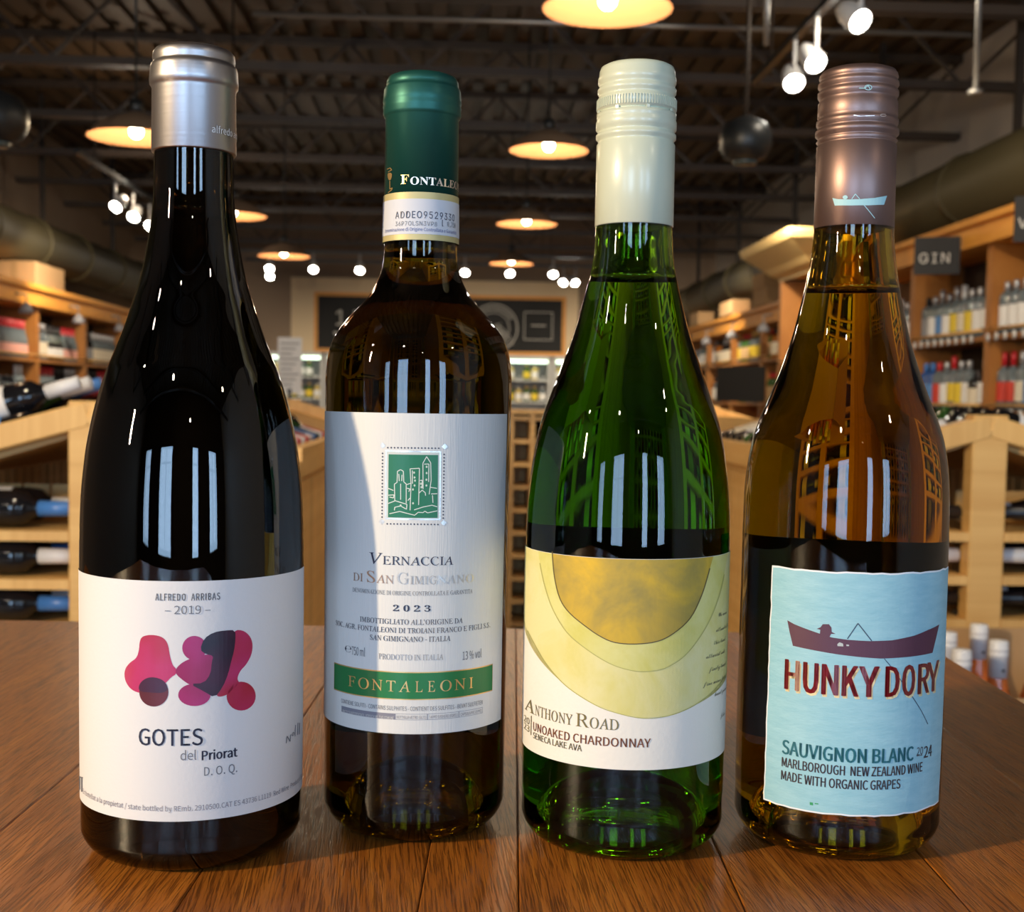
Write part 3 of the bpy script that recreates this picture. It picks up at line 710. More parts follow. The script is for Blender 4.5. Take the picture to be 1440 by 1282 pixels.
# ------------------------------------------------------------------ the four hero bottles
K = .9877                 # the bottles stand a touch nearer than first measured; everything shrinks with them
def zf(z): return HC+(z-HC)*K
def kc(prof): return [(z, r*K) for z, r in prof]
SL_ = -.265
class Hero:
    def __init__(s, x, y, prof, label):
        x *= K; y *= K; s.x, s.y = x, y
        s.prof = [(z, r*K) if z < .0125 else (zf(z), r*K) for z, r in prof]
        s.o = link('wine_bottle', None, None, (x, y, TZ)); props(s.o, label, 'bottle')
    def r(s, z):
        p = s.prof
        if z <= p[0][0]: return p[0][1]
        for (a, ra), (c, rc) in zip(p[:-1], p[1:]):
            if a <= z <= c: return ra+(rc-ra)*(z-a)/(c-a)
        return p[-1][1]
    def hit(s, px, py, off=0):
        """where the sight line through a photo pixel meets the bottle: (angle round the axis, height)"""
        d = ray(px, py); R = s.r(.15)
        z = .1
        for _ in range(6):
            R = s.r(z)+off
            ox, oy = -s.x, -s.y
            A = d.x*d.x+d.y*d.y; Bq = ox*d.x+oy*d.y; C = ox*ox+oy*oy-R*R
            disc = Bq*Bq-A*C
            t = (-Bq-math.sqrt(disc))/A if disc > 0 else -Bq/A
            x = ox+t*d.x; y = oy+t*d.y; z = HC+t*d.z
        return math.atan2(x, -y), z
    def wrap(s, me, name, mt, parent, lift, sliceat=.0012):
        """bend a flat mesh (x = arc length on the body in m, y = height) round the bottle"""
        bm = bmesh.new(); bm.from_mesh(me)
        if not bm.verts: bm.free(); return None
        for v in bm.verts: v.co *= 1000
        bmesh.ops.triangulate(bm, faces=bm.faces[:])
        xs = [v.co.x for v in bm.verts]
        a, c = min(xs), max(xs); n = int((c-a)/1000/sliceat)
        for k in range(1, n+1):
            bmesh.ops.bisect_plane(bm, geom=bm.verts[:]+bm.edges[:]+bm.faces[:], plane_co=(a+(c-a)*k/(n+1), 0, 0), plane_no=(1, 0, 0), dist=1e-5)
        # the same in height only where the glass tapers
        for v in bm.verts:
            v.co /= 1000; z = v.co.y; r = s.r(z)+lift; t = v.co.x/s.r(z); v.co = Vector((r*math.sin(t), -r*math.cos(t), z))
        bmesh.ops.recalc_face_normals(bm, faces=bm.faces[:])
        fs = bm.faces[:]
        for f in fs:
            cc = f.calc_center_median()
            if f.normal.dot(Vector((cc.x, cc.y, 0))) < 0: f.normal_flip()
        for f in fs: f.smooth = False
        me2 = bpy.data.meshes.new(name); bm.to_mesh(me2); bm.free(); me2.materials.append(mt)
        return link(name, me2, parent)
    def S(s, px, py):
        t, z = s.hit(px, py); return t*s.r(z), z
    def text(s, st, x0, x1, xb, yb, cap, mt, parent, fnt, lift=.00035, name='lettering', offset=0, spacing=1, natural=None, shear=0, bold=0):
        """line of print from photo x0 to x1, its baseline passing photo pixel (xb, yb), capitals `cap` px tall"""
        _, z = s.hit(xb, yb); sA, _ = s.S(x0, yb)
        me = text_mesh(st, fnt, [], 1, offset, 0, spacing)
        if not me.vertices: return None
        slim_ = shear == SL_
        if slim_:
            for v in me.vertices: v.co.x += shear*v.co.y
            shear = 0
        h = cap*(Vector((s.x, s.y)).length-s.r(z))/F
        ref = text_mesh('H' if fnt is not SERIF else (slim('H') if slim_ else serif('H')), fnt, []); ch = max(v.co.y for v in ref.vertices)
        xa = min(v.co.x for v in me.vertices); xc = max(v.co.x for v in me.vertices)
        if natural: kx = h/ch*natural
        else: kx = (s.S(x1, yb)[0]-sA)/(xc-xa)
        for v in me.vertices: v.co = Vector(((v.co.x-xa)*kx+sA+shear*v.co.y*h/ch, v.co.y*h/ch+z, 0))
        if bold:
            w = bold*(Vector((s.x, s.y)).length-s.r(z))/F; bm = bmesh.new(); bm.from_mesh(me); base = bm.copy()
            src = bm.verts[:]+bm.edges[:]+bm.faces[:]
            for dx, dy in ((-1, 0), (1, 0), (0, -.6), (0, .6), (-.7, .45), (.7, .45), (-.7, -.45), (.7, -.45)):
                r_ = bmesh.ops.duplicate(bm, geom=src)
                bmesh.ops.translate(bm, verts=[g for g in r_['geom'] if isinstance(g, bmesh.types.BMVert)], vec=(dx*w, dy*w*.6, 0))
            bm.to_mesh(me); bm.free(); base.free()
        return s.wrap(me, name, mt, parent, lift)
    def poly(s, polys, mt, parent, lift=.00025, name='printed_shape', px=True):
        bm = bmesh.new()
        for pl in polys:
            vs = []
            for q in pl:
                a, z = s.S(*q) if px else q
                vs.append(bm.verts.new((a, z, 0)))
            try: bm.faces.new(vs)
            except Exception: pass
        bmesh.ops.triangulate(bm, faces=bm.faces[:], ngon_method='EAR_CLIP')
        me = bpy.data.meshes.new('t'); bm.to_mesh(me); bm.free()
        return s.wrap(me, name, mt, parent, lift, .0015)
    def lines(s, lns, w, mt, parent, lift=.0003, name='line_drawing'):
        """thin strokes; each polyline in photo pixels, w in px"""
        polys = []
        for ln in lns:
            for (ax, ay), (bx_, by) in zip(ln[:-1], ln[1:]):
                dx, dy = bx_-ax, by-ay; l = math.hypot(dx, dy) or 1; nx, ny = -dy/l*w/2, dx/l*w/2
                polys.append([(ax+nx, ay+ny), (bx_+nx, by+ny), (bx_-nx, by-ny), (ax-nx, ay-ny)])
        return s.poly(polys, mt, parent, lift, name)
    def sheet(s, a0, a1, z0, z1, mt, parent, lift, name='front_label', n=90, nz=10):
        vs = []; fs = []
        for j in range(nz+1):
            z = z0+(z1-z0)*j/nz
            for i in range(n+1):
                t = a0+(a1-a0)*i/n; r = s.r(z)+lift; vs.append((r*math.sin(t), -r*math.cos(t), z))
        for j in range(nz):
            for i in range(n): fs.append((j*(n+1)+i, j*(n+1)+i+1, (j+1)*(n+1)+i+1, (j+1)*(n+1)+i))
        b = B(); b.add(vs, fs, 0, True); return b.obj(name, mt, parent)
    def glass(s, mt, fill, bore, top, punt=.028, n=128):
        dense = smooth_profile(s.prof); R = dense[0][1]
        bot = [(punt*math.cos(q*math.pi/2)**.8, .0+(R-.004)*math.sin(q*math.pi/2)) for q in [i/10 for i in range(11)]]
        bot = [(punt, 0.0)]+[(z if z > 0 else 0, r) for z, r in bot[1:]]
        bot[-1] = (0.0012, R-.0045)
        prof = bot+[(.0, R-.002)]+dense[0:]
        prof = [q for q in prof if q[0] <= top]+[(top, s.r(top)-.0005), (top+.0001, 0)]
        b = B().lathe(prof, n)
        # the air above the wine: an inner surface
        cav = [(fill, 0), (fill+.0002, bore*.6), (fill+.0012, s.r(fill)-.0032)]
        z = fill+.004
        while z < top-.004: cav.append((z, min(s.r(z)-.0032, max(bore, .0095) if z > .235 else 9))); z += .003
        cav.append((top-.003, bore)); cav.append((top-.0029, 0))
        b.lathe(cav, n, flip=True)
        return b.obj('glass_body', mt, s.o)

def smooth_profile(p, n=7):
    """monotone cubic through the measured silhouette"""
    m = []; d = [(p[i+1][1]-p[i][1])/(p[i+1][0]-p[i][0]) for i in range(len(p)-1)]
    m = [d[0]]+[0 if d[i-1]*d[i] <= 0 else 2*d[i-1]*d[i]/(d[i-1]+d[i]) for i in range(1, len(d))]+[d[-1]]
    out = []
    for i in range(len(p)-1):
        h = p[i+1][0]-p[i][0]
        for k in range(n):
            t = k/n; t2, t3 = t*t, t*t*t
            out.append((p[i][0]+t*h, (2*t3-3*t2+1)*p[i][1]+(t3-2*t2+t)*h*m[i]+(-2*t3+3*t2)*p[i+1][1]+(t3-t2)*h*m[i+1]))
    out.append(p[-1]); return out
def heel(R, a=.009):
    return [(a-a*math.cos(t), R-a+a*math.sin(t)) for t in [0, .25, .5, .75, 1.0, 1.25, 1.45]]

P1 = heel(.0401, .010)+[(.012, .04), (.0205, .0400), (.0472, .0401), (.1026, .0401), (.115, .0399), (.1262, .0395), (.1418, .0380), (.1521, .0362), (.1625, .0337), (.1728, .0304), (.178, .0283), (.187, .0248), (.1961, .0218), (.2038, .0194), (.2128, .0173), (.2217, .0158), (.2279, .0149), (.2371, .0142), (.2523, .0140), (.285, .0135)]
P2 = heel(.0354, .012)+[(.0145, .0353), (.0387, .0354), (.0836, .0354), (.1528, .0359), (.17, .0359), (.1747, .0356), (.1802, .0349), (.1856, .0332), (.1897, .0309), (.1938, .0277), (.1979, .0239), (.2034, .0193), (.2089, .0163), (.213, .0148), (.217, .0142), (.2225, .0139), (.283, .0130)]
P3 = heel(.0385, .011)+[(.0135, .0383), (.0184, .0385), (.046, .0386), (.1114, .0386), (.1222, .0383), (.133, .0375), (.1437, .0361), (.1544, .0340), (.1598, .0324), (.1651, .0305), (.1705, .0286), (.1758, .0266), (.1812, .0247), (.1865, .0228), (.1918, .0211), (.1972, .0196), (.2025, .0182), (.2078, .0169), (.2131, .0157), (.2197, .0148), (.229, .0143), (.284, .0136)]
P4 = heel(.0387, .011)+[(.0135, .0385), (.0184, .0386), (.0463, .0387), (.1014, .0383), (.1123, .0383), (.1287, .0381), (.1395, .0373), (.1503, .0355), (.1557, .0339), (.1611, .0319), (.1665, .0297), (.1719, .0276), (.1773, .0256), (.1827, .0238), (.1881, .0221), (.1934, .0207), (.1988, .0195), (.2042, .0183), (.2095, .0172), (.2149, .0163), (.2202, .0155), (.2282, .0148), (.285, .0138)]

PAPERM = mat('laid_paper_white', (.73, .72, .72), .62); bump(PAPERM, noise(PAPERM, coords(PAPERM), 700, 3), .25, .0003)
PAPERL = mat('ribbed_paper_white', (.70, .70, .68), .55); bump(PAPERL, noise(PAPERL, coords(PAPERL, (3, 3, .15)), 500, 2), .3, .0003)
PAPERC = mat('watercolour_paper', (.80, .77, .70), .6); bump(PAPERC, noise(PAPERC, coords(PAPERC), 600, 3), .35, .0003)
def ink(n, c, r=.5, me=0): return mat(n, c, r, me)
INK = ink('blue_black_ink', (.018, .022, .055)); INKG = ink('grey_ink', (.16, .17, .20)); INKL = ink('light_grey_ink', (.22, .22, .27))

# --- 1: the dark bottle with the berry-coloured drops
h = Hero(-.1170, .4695, P1, 'nearly black wine bottle with silver capsule and magenta drops on a white label')
h.glass(glass('near_black_glass', (130, 150, 190), 1.5, (.12, .09, .05)), zf(.2265), .0095, zf(.284))
FOIL1 = mat('brushed_silver_capsule', (.46, .44, .45), .38, 1.0)
bump(FOIL1, noise(FOIL1, coords(FOIL1, (20, 20, 900)), 1, 2), .12, .0002)
cp = [(.2507, .01485), (.2510, .0150), (.273, .0148), (.2738, .0151), (.2745, .0156), (.276, .0157), (.2802, .0154), (.2815, .0151), (.2819, .0145), (.2826, .0144), (.284, .0146), (.2857, .0144), (.2868, .0136), (.2874, .0120), (.2876, 0)]
cp = [(zf(z), r) for z, r in cp]
cap1 = B().lathe(kc(cp), 96).obj('foil_capsule', FOIL1, h.o)
h1prof = h.prof; h.prof = [(0, .0149), (.3, .0149)]
h.text('alfredo arribas', 298, 340, 300, 186, 9, mat('bright_white_print', (.95, .95, .95), .5), cap1, CJK, .0001, natural=.95)
h.prof = h1prof
lab = h.sheet(-1.9, 1.9, h.hit(236, 1155)[1], h.hit(255, 817)[1], PAPERM, h.o, .00015)
h.text('ALFREDO  ARRIBAS', 219, 309, 262, 844, 9.5, INKG, lab, CJK, spacing=1.1, bold=.25)
h.text('\u2013 2019 \u2013', 232, 296, 262, 863, 11.5, INKG, lab, CJK)
h.text('GOTES', 196, 285, 230, 1048, 23, INK, lab, CJK, bold=.3)
h.text('del', 254, 276, 265, 1068, 13, INKG, lab, CJK)
h.text('Priorat', 284, 333, 300, 1067, 13, INK, lab, CJK, bold=.5)
h.text('D. O. Q.', 287, 333, 300, 1089, 12, INKG, lab, CJK)
h.text('Embotellat a la propietat / state bottled by REmb. 2910500.CAT ES 43736 L1119  Red Wine  Product of Spain', 118, 424, 230, 1140, 7.2, INKL, lab, CJK)
h.text('N\u00ba', 401, 412, 405, 1043, 10, INKG, lab, CJK, shear=.2)
h.lines([[(414.5, 1019), (414, 1035)], [(418, 1016), (417.5, 1033)], [(420.5, 1016), (420, 1032)]], .9, INKL, lab, name='batch_marks')
h.lines([[(113, 1091), (113, 1110)], [(116, 1092), (116, 1113)], [(112, 1091), (117.5, 1093)]], 1.6, INKG, lab, name='corner_mark')
def c3(l): return [(x/3, y/3+860) for x, y in l]
def circ(cx, cy, rx, ry=None, n=28): return [(cx+rx*math.cos(2*math.pi*k/n), cy+(ry or rx)*math.sin(2*math.pi*k/n)) for k in range(n)]
def sm(pl, it=2):
    for _ in range(it):
        o = []
        for i in range(len(pl)):
            a, c = pl[i], pl[(i+1) % len(pl)]; o += [(a[0]*.75+c[0]*.25, a[1]*.75+c[1]*.25), (a[0]*.25+c[0]*.75, a[1]*.25+c[1]*.75)]
        pl = o
    return pl
def wet(n, c, c2, sc=60):
    m = mat(n, c, .35); L(m, ramp(m, noise(m, coords(m), sc, 2), [(.35, c), (.65, c2)]), P(m).inputs['Base Color']); return m
RED, MAG = wet('crimson_drop', (.42, .018, .045), (.50, .03, .13)), wet('magenta_drop', (.40, .03, .16), (.32, .02, .10))
NAVY, BRN = wet('dark_navy_drop', (.008, .006, .018), (.05, .006, .03)), wet('brown_red_drop', (.16, .01, .02), (.10, .01, .015))
blobA = sm(c3([(600, 103), (640, 95), (688, 105), (710, 135), (716, 180), (728, 225), (745, 240), (745, 262), (722, 275), (700, 300), (655, 340), (600, 345), (555, 330), (528, 290), (526, 245), (548, 214), (578, 195), (588, 160), (590, 125)]), 2)
h.poly([blobA], RED, lab, .00022, 'printed_drop')
h.poly([c3(circ(650, 338, 61))], BRN, lab, .00026, 'printed_drop')
h.poly([c3(sm([(585, 335), (590, 300), (620, 277), (655, 274), (695, 290), (712, 325), (690, 342), (640, 340)], 2))], NAVY, lab, .0003, 'printed_drop')
h.poly([c3(circ(820, 152, 51)), c3(circ(820, 350, 68, 47))], MAG, lab, .00022, 'printed_drop')
h.poly([c3(sm([(742, 238), (770, 212), (805, 196), (850, 180), (905, 180), (920, 240), (895, 300), (840, 315), (800, 308), (768, 285), (742, 262)], 2))], MAG, lab, .00026, 'printed_drop')
h.poly([c3(sm([(985, 75), (1030, 78), (1063, 115), (1064, 170), (1040, 220), (1010, 250), (998, 285), (1010, 296), (965, 350), (905, 362), (930, 300), (960, 220), (975, 140)], 2)), c3(circ(1016, 355, 61))], RED, lab, .00026, 'printed_drop')
h.poly([c3(sm([(843, 160), (860, 112), (900, 86), (945, 78), (992, 76), (992, 120), (986, 165), (975, 205), (962, 260), (940, 315), (905, 362), (860, 335), (800, 303), (860, 300), (888, 262), (893, 210), (900, 185), (868, 178)], 1))], NAVY, lab, .0003, 'printed_drop')
h.sheet(2.25, 4.03, .035, .10, PAPERM, h.o, .00015, 'back_label', 40)

# --- 2: the slender bottle with the green stamp
h = Hero(-.0366, .4969, P2, 'straight-shouldered olive wine bottle with green capsule and towers stamp on its label')
h.glass(glass('dark_olive_glass', (34, 38, 130), 1.42, (.42, .36, .10)), zf(.2165), .0095, zf(.2815))
GCAP = mat('dark_green_capsule', (.014, .10, .08), .42, .55); bump(GCAP, noise(GCAP, coords(GCAP, (30, 30, 200)), 1, 3), .1, .0003)
zc = lambda y: zf(.2862-(y-99)*(.2862-.2232)/236.4)
cp = [(zc(271)-.0, .01415), (zc(160), .0140), (zc(158), .0145), (zc(154), .0149), (zc(147), .0148), (zc(144), .0150), (zc(141), .0147), (zc(137), .0150), (zc(132), .0148), (zc(120), .0146), (zc(117), .0142), (zc(115), .0137), (zc(112), .0138), (zc(107), .0136), (zc(102), .0128), (zc(99), .011), (zc(98.6), 0)]
cap2 = B().lathe(kc(cp), 96).obj('capsule', GCAP, h.o)
GOLD = mat('gold_foil_print', (.80, .52, .20), .3, .8); GOLDP = mat('straw_gold_print', (.55, .47, .22), .5, .2)
pr0 = h.prof; h.prof = [(0, .01403), (.3, .01403)]
h.text(serif('F'), 563.7, 575, 568, 258.5, 12.5, GOLD, cap2, SERIF, .0001)
h.text(serif('ONTALEONI'), 577, 655, 590, 259.5, 10.5, mat('pale_gold_print', (.75, .66, .55), .3, .7), cap2, SERIF, .0001, natural=1.12)
h.poly([sm([(545, 243), (551.5, 243), (551, 250), (549, 254), (546, 252)], 1)], GOLD, cap2, .0001, 'goblet_emblem')
h.lines([[(544.5, 238), (549, 236), (551, 239), (546, 242)], [(548.5, 254), (548.5, 266)], [(546, 271), (551, 267), (552, 264), (548.5, 266)]], 1.1, GOLD, cap2, .0001, 'goblet_emblem')
h.prof = pr0
st = h.sheet(-math.pi, math.pi, zc(336.5), zc(270), GOLDP, h.o, .0008, 'seal_strip', 96, 2)
h.sheet(-math.pi, math.pi, zc(328.5), zc(279.5), mat('seal_paper', (.62, .64, .70), .6), st, .0009, 'seal_paper', 96, 2)
h.text('ADDEO9529330', 558.5, 635.6, 590, 307, 9.5, INK, st, INTER, spacing=1.15, lift= .00105)
h.text('36P7OLSN3VP8', 558.5, 613, 590, 317.5, 6, INKG, st, INTER, spacing=1.1, lift= .00105)
h.text('l', 619.5, 621, 620, 318.5, 9, INK, st, INTER, .00105)
h.text('0,750', 626.5, 637, 630, 319, 6.5, INKG, st, MONO, .00105)
h.text('Denominazione di Origine Controllata e Garantita', 545, 638, 590, 325, 4.6, ink('blue_print', (.08, .12, .35)), st, CJK, .00105)
zt, zb = h.hit(584, 581)[1], h.hit(585, 1032)[1]
a0 = -1.62; a1 = h.hit(711.3, 640)[0]
lab = h.sheet(a0, a1, zb, zt, PAPERL, h.o, .00015)
BRZ = mat('bronze_print', (.42, .27, .19), .35, .6); SLV = mat('silver_print', (.70, .69, .66), .3, .7)
def sc2(st, x0, x1, xb, yb, caps, small, mt, gaps):
    """small-capital setting: gaps lists (text, x0, x1, tall?)"""
    for (t, q0, q1, tall) in gaps: h.text(slim(t), q0, q1, xb, yb, caps if tall else small, mt, lab, SERIF, shear=SL_)
sc2('', 0, 0, 585, 794.5, 16, 12, INK, [('V', 519.5, 538, True), ('ERNACCIA', 538.5, 637, False)])
sc2('', 0, 0, 585, 821, 16, 11.5, BRZ, [('DI', 497.5, 511, False), ('S', 516.5, 528, True), ('AN', 529.5, 554, False)])
sc2('', 0, 0, 585, 821, 16, 11.5, mat('dull_bronze_print', (.45, .38, .32), .35, .6), [('G', 558.5, 575, True), ('IMIG', 577, 614, False)])
sc2('', 0, 0, 585, 821, 16, 11.5, SLV, [('NANO', 615, 665, False)])
h.text(slim('DENOMINAZIONE DI ORIGINE CONTROLLATA E GARANTITA'), 496.7, 663.5, 590, 837, 6, INKG, lab, SERIF, shear=SL_)
for i, c in enumerate('2023'): h.text(serif(c), 552.8+i*14.6, 552.8+i*14.6+8.5, 590, 859.5, 8.5, INK, lab, SERIF)
h.text(slim("IMBOTTIGLIATO ALL'ORIGINE DA"), 507, 650, 590, 878, 7.3, INK, lab, SERIF, shear=SL_)
h.text(slim('SOC. AGR. FONTALEONI DI TROIANI FRANCO E FIGLI S.S.'), 473.5, 688, 590, 890, 7.3, INK, lab, SERIF, shear=SL_)
h.text(slim('SAN GIMIGNANO - ITALIA'), 521, 633, 590, 902, 7.3, INK, lab, SERIF, shear=SL_)
h.text('\u212e', 486, 495, 490, 916.5, 9.5, INK, lab, CJK) or h.text('e', 486, 495, 490, 917, 9.5, INK, lab, CJK)
h.text('750 ml', 495.5, 514, 505, 921.5, 12, INKG, lab, CJK)
h.text(slim('PRODOTTO IN ITALIA'), 533, 623, 590, 928, 8, mat('worn_bronze_print', (.33, .31, .30), .35, .6), lab, SERIF, shear=SL_)
h.text('13 % vol', 650, 676, 662, 926, 12, INKG, lab, CJK)
GRN = mat('emerald_print', (.008, .16, .065), .4); GRN2 = mat('band_green_print', (.012, .17, .045), .35)
A0, A1 = h.S(470.5, 950)[0], h.S(692, 950)[0]
def rect(x0, x1, z0, z1): return [(x0, z0), (x1, z0), (x1, z1), (x0, z1)]
zA, zB = h.hit(585, 944.5)[1], h.hit(585, 984)[1]
h.poly([rect(A0, A1, zB, zA)], GOLD, lab, .00022, 'gold_border', False)
h.poly([rect(A0+.0003, A1-.0003, zB+.0004, zA-.0004)], GRN2, lab, .0003, 'green_band', False)
for i, c in enumerate('FONTALEONI'):
    xx = [490.6, 504.5, 523.5, 543.5, 561, 584, 601.5, 618.5, 638.5, 659][i]; ww = [10, 15, 15, 13, 16, 10, 10, 16, 15, 5][i]
    h.text(slim(c), xx, xx+ww, 590, 972.5, 15.5, GOLD, lab, SERIF, .0004, shear=SL_)
h.text('CONTIENE SOLFITI - CONTAINS SULPHITES - CONTIENT DES SULFITES - BEVAT SULFIETEN', 480.7, 677.5, 585, 999, 6, INKG, lab, CJK)
q0, q1, q2, q3, q4 = [h.S(x, 1000)[0] for x in (481, 556, 601, 645, 678)]; za, zb_ = h.hit(585, 1003.5)[1], h.hit(585, 1012)[1]
h.poly([rect(q0, q1, zb_, za)], INKL, lab, .00025, 'grey_box', False)
h.text('RACCOLTA DIFFERENZIATA. VERIFICA NEL TUO COMUNE', 483, 554, 520, 1008.2, 4.2, PAPERL, lab, CJK, .0004)
for (a_, b_, t_, xa_, xb_) in ((q1, q2, 'BOTTIGLIA VETRO (GL71)', 558, 599), (q2, q3, 'TAPPO SUGHERO (FOR51)', 603, 643), (q3, q4, 'CAPSULA PVC (3 PVC)', 647, 676)):
    e = .00012; h.poly([rect(a_, b_, za-e, za), rect(a_, b_, zb_, zb_+e), rect(a_, a_+e, zb_, za), rect(b_-e, b_, zb_, za)], INKL, lab, .00025, 'outlined_box', False)
    h.text(t_, xa_, xb_, 585, 1010.3, 4.4, INKL, lab, CJK)
# stamp
h.poly([[(542.5, 632.5), (620, 634.5), (619.3, 731), (542, 729.5)]], SLV, lab, .0002, 'stamp_frame')
h.poly([[(544, 634.5), (618, 636), (617.5, 729), (543.5, 728)]], mat('stamp_paper', (.62, .66, .62), .5), lab, .00025, 'stamp_margin')
h.poly([[(546.8, 638.5), (615.8, 639.5), (615, 727.8), (546, 727)]], GRN, lab, .0003, 'stamp_field')
dm = lambda x, y, r: [(x-r, y), (x, y-r), (x+r, y), (x, y+r)]
dots = [dm(545.6+i*4.74, 629.2+i*.06, 1.35) for i in range(16)]+[dm(544.8+i*4.72, 736.3+i*.06, 1.35) for i in range(16)]
dots += [dm(538.3-i*.04, 637.3+i*4.71, 1.35) for i in range(20)]+[dm(624.3-i*.07, 638.7+i*4.71, 1.35) for i in range(20)]
h.poly(dots, INK, lab, .00025, 'perforation_dots')
h.poly([dm(538.3, 626.2, 4.1), dm(536.8, 733.3, 4.1), dm(625.2, 627.8, 4.1), dm(623.8, 734.8, 4.1)], SLV, lab, .00025, 'corner_diamonds')
t8 = lambda l: [(x/8.014+520, y/8.014+600) for x, y in l]
LN = [[(285, 830), (280, 645), (310, 625), (315, 500), (350, 482), (380, 500), (385, 620), (412, 642), (412, 860)], [(350, 640), (350, 820)], [(330, 530), (335, 610)], [(365, 540), (362, 610)],
      [(455, 940), (465, 640), (455, 472), (560, 466), (550, 880)], [(480, 490), (482, 640)], [(600, 700), (598, 410), (640, 335), (685, 405), (690, 600), (668, 760)], [(612, 420), (665, 418)], [(665, 420), (662, 620)],
      [(212, 862), (290, 832), (420, 872), (415, 930)], [(225, 978), (340, 952), (510, 996)], [(280, 940), (285, 905), (350, 890), (410, 925)], [(500, 935), (600, 902), (700, 882), (758, 900)], [(510, 992), (545, 962), (600, 965), (620, 948), (650, 968), (758, 945)],
      [(212, 692), (270, 716)], [(212, 770), (275, 765), (270, 800), (225, 790)], [(680, 680), (755, 692)], [(690, 755), (758, 752)], [(705, 770), (710, 855)], [(555, 745), (590, 712), (625, 742), (628, 775)], [(565, 605), (590, 600), (590, 690)], [(420, 650), (460, 635)], [(420, 690), (455, 700), (440, 730)], [(430, 830), (455, 800)]]
h.lines([t8(l) for l in LN], 1.15, mat('white_line_print', (.72, .75, .66), .4), lab, .00036, 'towers_drawing')
wd = [(500, 515), (505, 570), (510, 605), (505, 660), (487, 705), (640, 450), (640, 520), (637, 595), (637, 660), (575, 640), (580, 680), (350, 885), (488, 860)]
h.poly([t8(circ(x, y, 11, 14, 6)) for x, y in wd], mat('pale_window_print', (.60, .68, .55), .4), lab, .00036, 'tower_windows')
h.sheet(2.3, 3.98, .03, .085, PAPERL, h.o, .00015, 'back_label', 40)

# --- 3: the green bottle with the yellow rings
h = Hero(.0442, .4850, P3, 'bright green wine bottle with pale screw cap and yellow watercolour rings label')
h.glass(glass('bright_green_glass', (36, 14, 95), 1.40, (.34, .60, .12)), zf(.2068), .0095, zf(.2835))
zc = lambda y: zf(.2885-(y-83)*(.2885-.2295)/227)
R3 = .0147
cp = [(zc(310.5)-.0003, R3-.0003), (zc(310.5), R3), (zc(196), R3-.0001), (zc(193), R3-.0006), (zc(190), R3-.0006), (zc(187), R3+.0002), (zc(182), R3+.0002), (zc(180), R3-.0004), (zc(177), R3-.0004), (zc(174), R3+.0003), (zc(164), R3+.0003), (zc(161), R3-.0001), (zc(158), R3+.0001), (zc(152), R3+.0001), (zc(151.2), R3-.0008), (zc(149.8), R3-.0008), (zc(149), R3),
      (zc(131), R3-.0002), (zc(129), R3-.0007), (zc(126), R3-.0007), (zc(123), R3-.0001), (zc(118), R3-.0001), (zc(115), R3-.0007), (zc(112), R3-.0007), (zc(109), R3-.0002), (zc(102), R3-.0002), (zc(100), R3-.0005), (zc(92), R3-.0007), (zc(87), R3-.0012), (zc(84), R3-.0026), (zc(83), R3-.0045), (zc(82.8), 0)]
CAPC = mat('pale_sage_enamel', (.60, .64, .50), .34, .0, **{'Coat Weight': .4, 'Coat Roughness': .2})
cap3 = B().lathe(kc(cp), 128).obj('screw_cap', CAPC, h.o)
b = B()
for k in range(84):
    if (k // 12) % 2 == 0 or True:
        t = 2*math.pi*k/84; c, s_ = math.cos(t), math.sin(t); r = (R3+.00002)*K
        p0 = Vector((r*s_, -r*c, zc(146.5))); p1 = Vector((r*s_, -r*c, zc(133.5))); b.beam(p0, p1, .00038, .00038, 0, Vector((s_, -c, 0)))
b.obj('knurled_band', CAPC, cap3)
b = B()
for k in range(8):
    t = 2*math.pi*(k+.25)/8; c, s_ = math.cos(t), math.sin(t); r = (R3-.0001)*K; p0 = Vector((r*s_, -r*c, zc(152.5))); p1 = Vector((r*s_, -r*c, zc(148.5))); b.beam(p0, p1, .0012, .0006, 0, Vector((s_, -c, 0)))
b.obj('tear_bridges', CAPC, cap3)
zt, zb = h.hit(878, 785.5)[1], h.hit(872, 1082)[1]
lab = h.sheet(-1.85, 1.85, zb, zt, PAPERC, h.o, .00015)
t3 = lambda l: [(x/2.5625+720, y/2.5625+740) for x, y in l]
def wc(n, c, c2, c3_=None, sc=45):
    m = mat(n, c, .6); f = noise(m, coords(m), sc, 4, .6, .5)
    L(m, ramp(m, f, [(.32, c), (.55, c2)]+([(.75, c3_)] if c3_ else [])), P(m).inputs['Base Color']); bump(m, noise(m, coords(m), 900, 3), .3, .0002); return m
YO, YM = wc('outer_yellow_wash', (.66, .60, .20), (.72, .67, .33)), wc('middle_yellow_wash', (.60, .56, .14), (.66, .63, .24))
YI = wc('ochre_wash', (.68, .43, .02), (.42, .30, .045), (.22, .19, .06), 38)
EDG = ink('olive_edge_print', (.11, .08, .02)); EDL = ink('pale_edge_print', (.42, .40, .12))
outer = [(30, 300), (52, 360), (82, 420), (130, 500), (200, 577), (300, 642), (380, 672), (470, 690), (560, 682), (640, 652), (700, 612), (738, 575), (765, 535)]
mid = [(96, 85), (106, 150), (122, 220), (150, 300), (200, 382), (270, 442), (350, 492), (420, 516), (480, 522), (550, 510), (620, 466), (680, 390), (722, 310), (752, 220), (769, 130), (775, 84)]
inn = [(147, 90), (155, 180), (175, 260), (210, 312), (270, 362), (320, 396), (370, 417), (440, 423), (520, 414), (580, 385), (640, 330), (680, 250), (705, 170), (723, 100)]
def sz(l):
    return [h.S(*q) for q in t3(l)]
